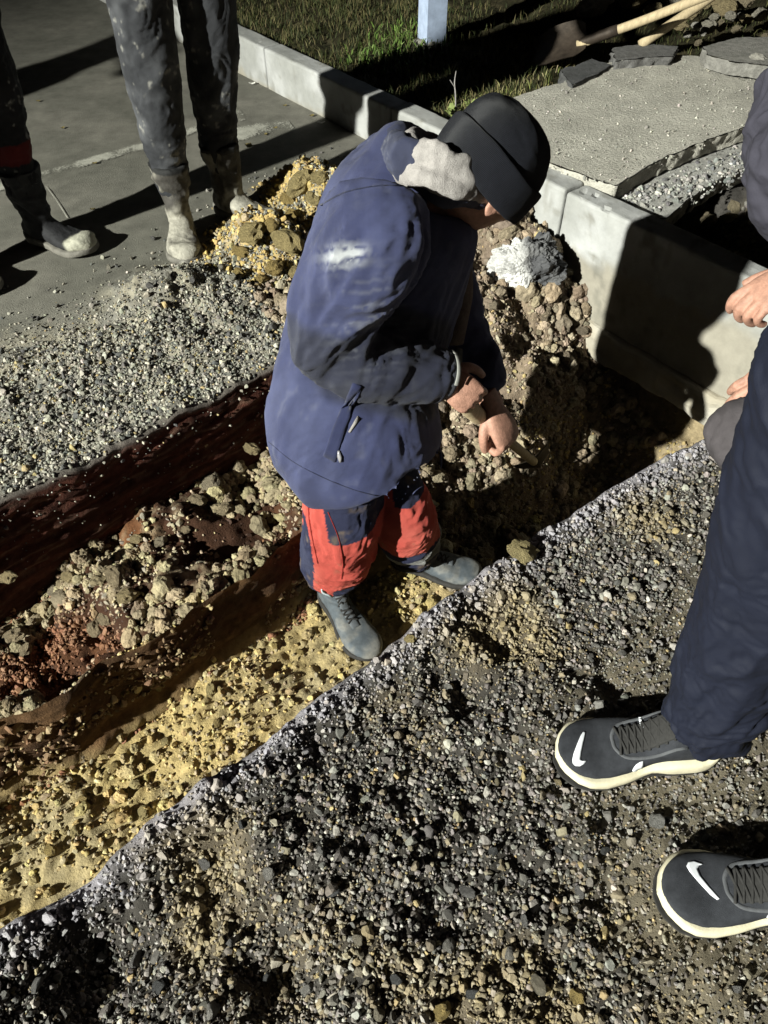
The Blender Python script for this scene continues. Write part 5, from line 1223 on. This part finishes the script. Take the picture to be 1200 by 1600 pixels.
far_man((-.66, 2.62, 0), 'man in dirty black trousers and tall muddy boots standing beside the ochre heap', [(-.735, 2.545, -78), (-.585, 2.70, -35)], [(-.715, 2.56, .90), (-.53, 2.69, .90)], math.radians(-60), 141, (.030, .031, .035), (.075, .077, .083))
far_man((-1.30, 2.44, 0), 'man in black trousers with a dark red band mostly outside the left edge', [(-1.235, 2.50, -24), (-1.50, 2.22, -14)], [(-1.185, 2.44, .90), (-1.34, 2.25, .90)], math.radians(-30), 151, (.008, .008, .010), (.015, .015, .018), band=True, dark=True, lean=(.14, -.22))
far_man((-3.05, 2.45, 0), 'added unseen onlooker beyond the left edge whose shadow darkens the upper left road', [(-2.95, 2.50, -10), (-3.1, 2.25, -30)], [(-2.95, 2.52, .90), (-3.1, 2.30, .90)], math.radians(-25), 157, (.03, .03, .035), (.05, .05, .05))  # extra figure added out of view to cast shade on the road

# ------------------------------------------------------------------ the bystander in sneakers at the right
BB = np.array([.55, .48, 0])
by = empty('person', BB, 'bystander in navy trousers and black running shoes standing on the near gravel', 'person')
sA, mA, bA = rig_shoe(by, BB, (.640, .586, .004), math.radians(183), 'sneaker')
sB, mB, bB = rig_shoe(by, BB, (.775, .318, .004), math.radians(177), 'sneaker')
MA, MB_ = T(BB) @ mA, T(BB) @ mB
wm = M['white']
sw1 = zoomed([(203, 293), (217, 297), (203, 360), (190, 420), (183, 470), (186, 486), (200, 490), (224, 487), (205, 510), (180, 524), (150, 522), (133, 505), (130, 480), (138, 440), (160, 380), (185, 320)], 860, 1080, 4.286)
sw2 = zoomed([(825, 1043), (850, 1037), (893, 1052), (877, 1057), (868, 1072), (885, 1110), (930, 1165), (973, 1213), (962, 1219), (930, 1195), (870, 1130), (832, 1085), (818, 1060)], 800, 1000, 3.0)
sd1 = zoomed([(548, 532), (558, 512), (575, 490), (600, 474), (621, 468), (622, 495), (616, 518), (590, 529), (565, 537)], 860, 1080, 4.286)
sd2 = zoomed([(1180, 1336), (1186, 1310), (1203, 1285), (1230, 1270), (1236, 1320), (1205, 1340)], 800, 1000, 3.0)
sw1 = [(x + 4, y - 5) for x, y in sw1]; decal('toe_emblem', bA, sw1, wm, sA, None, .0014, 2, MA); decal('toe_emblem', bB, sw2, wm, sB, None, .0014, 2, MB_)
decal('side_emblem', bA, sd1, wm, sA, None, .0014, 2, MA); decal('side_emblem', bB, sd2, wm, sB, None, .0014, 2, MB_)
txt = []
for a, b in (((590, 105), (610, 118)), ((588, 136), (606, 150)), ((590, 156), (608, 168)), ((592, 174), (611, 186)), ((594, 192), (613, 203)), ((600, 214), (618, 222)), ((604, 228), (624, 238)), ((608, 243), (630, 252)), ((616, 256), (640, 270))):
    decal('tongue_lettering', bA, zoomed([a, (b[0], a[1] - 3), b, (a[0] + 3, b[1] + 2)], 860, 1080, 4.286), wm, sA, None, .003, 1, MA)
legA = [(.51, .625, .95), (.525, .615, .75), (.556, .61, .50), (.576, .60, .28), (.588, .597, .15), (.594, .596, .105)]
legB = [(.60, .37, .95), (.66, .35, .75), (.69, .335, .50), (.715, .325, .28), (.72, .322, .13), (.722, .32, .09)]
V, F = trousers([legA, legB], [[.112, .105, .092, .086, .082, .078]] * 2, .0052, 161, .018)
link('trousers', V, F, M['tracksuit'], by, base=BB)
hm = np.array([.58, .50, .98])
skin, coat = upper(hm, hm + [.0, .0, .72], math.pi, bulk=.85)
link('body', *remesh(join(*skin), .006, 1), M['skin'], by, base=BB)
V, F = remesh(join(*coat), .011, 3); V = wrinkle(V, F, .016, 6, 168); link('jacket', V, F, M['black_cloth'], by, tint=(.04, .045, .08), base=BB)

# ------------------------------------------------------------------ the crouching man at the right edge
CB = np.array([1.0, 1.25, 0])
cr = empty('person', CB, 'crouching person in padded dark grey jacket resting hands near the knees', 'person')
knL, knR = at(1172, 672, .40), at(1310, 540, .44)
anL, anR = knL + [.32, .06, -.30], knR + [.14, .0, -.34]
hpL, hpR = knL + [.40, .12, -.02], knR + [.38, .02, -.06]
V, F = remesh(join(tube([hpL, (hpL + knL) / 2, knL + [.02, .0, 0], knL + [.0, .0, -.03], (knL + anL) / 2, anL + [0, 0, -.02]], [.10, .085, .072, .072, .07, .06], ref=(0, 1, 0), n=26, sub=6),
                   tube([hpR, (hpR + knR) / 2, knR, knR + [.0, .0, -.03], (knR + anR) / 2, anR + [0, 0, -.02]], [.10, .085, .070, .072, .07, .06], ref=(0, 1, 0), n=26, sub=6)), .0065, 4)
V = wrinkle(V, F, .010, 8, 171); V = wrinkle(V, F, .005, 20, 172)
link('trousers', V, F, M['black_cloth'], cr, tint=(.068, .060, .064), base=CB)
for a, yw in ((anL, 180), (anR, 172)):
    y = math.radians(yw); rig_shoe(cr, CB, (a[0] + .08, a[1], .006), y, 'work')
sc_ = at(1248, 222, .70)
hpc = (hpL + hpR) / 2
coat = [tube([hpc + [0.02, 0, .02], hpc * .6 + sc_ * .4 + [.06, 0, .05], sc_ + [.10, .06, .0], sc_ + [.06, .06, .12]], [(.15, .19), (.16, .20), (.15, .19), (.08, .09)], ref=(0, 1, 0), n=30, sub=6, sup=2.3)]
wR, wL = at(1268, 428, .56), at(1272, 575, .47)
shR, shL = sc_ + [.0, .10, .03], sc_ + [.02, -.03, .0]
coat.append(tube([shL + [.10, .02, 0], shL, shL + [-.005, -.01, -.10], shL + [.12, -.08, -.22], wL + [.05, .01, 0]], [.10, .112, .100, .07, .05], ref=(0, 1, 0), n=26, sub=6))
coat.append(tube([shR + [.10, .0, 0], shR, (shR + wR) / 2 + [.16, .06, -.02], wR + [.06, .02, 0]], [.09, .10, .072, .05], ref=(0, 1, 0), n=26, sub=6))
V, F = remesh(join(*coat), .0075, 4); V = wrinkle(V, F, .018, 6.5, 175, (1, 0, .2), .6); V = wrinkle(V, F, .004, 26, 176)
link('jacket', V, F, M['black_cloth'], cr, tint=(.045, .043, .058), base=CB)
hdc = sc_ + np.array([.10, .12, .24])
skin = [xf(head_shape(), T(hdc) @ look((-.9, -.1, -.45), (-.4, 0, .9))), tube([sc_ + [.08, .07, .06], hdc + [.02, 0, -.06]], [.055, .058], n=16, sub=3)]
hv, hf = remesh(join(*skin), .006, 1)
hnR = xf(hand_shape(((.35, .75, .5), (.6, .85, .5), (.75, .9, .5), (.85, .95, .5)), .03, .4, -1, .3), T(wR) @ look(unit(np.array([-.78, -.1, -.42])), (-.45, -.25, .85)) @ Matrix.Scale(1.12, 4))
hnL = xf(hand_shape(((.5, .5, .3), (.5, .5, .3), (.55, .5, .3), (.6, .5, .3)), .05, .5, 1, .3), T(wL + [-.005, 0, .0]) @ look(unit(np.array([-.75, -.15, -.35])), (-.3, -.45, .85)) @ Matrix.Scale(1.12, 4))
trunk = remesh(join(tube([hpc, sc_ + [.08, .06, 0]], [.10, .10], n=16, sub=4), tube([shL, shL + [.10, -.07, -.2], wL], [.05, .04, .03], n=12, sub=4), tube([shR, (shR + wR) / 2 + [.15, .06, -.02], wR], [.05, .04, .03], n=12, sub=4)), .014, 1)
link('body', *join((hv, hf), trunk, hnR, hnL), M['skin'], cr, base=CB)

# ------------------------------------------------------------------ the work light
ld = bpy.data.lights.new('work_light', 'SPOT'); ld.energy = LAMP_W; ld.color = (0.98, 1.0, 0.91)
ld.spot_size = math.radians(50); ld.spot_blend = 1.0; ld.shadow_soft_size = 0.12
lo = bpy.data.objects.new('work_light', ld); COL.objects.link(lo); lo.location = LAMP_AT
lo.rotation_euler = (LAMP_AIM - LAMP_AT).to_track_quat('-Z', 'Y').to_euler()
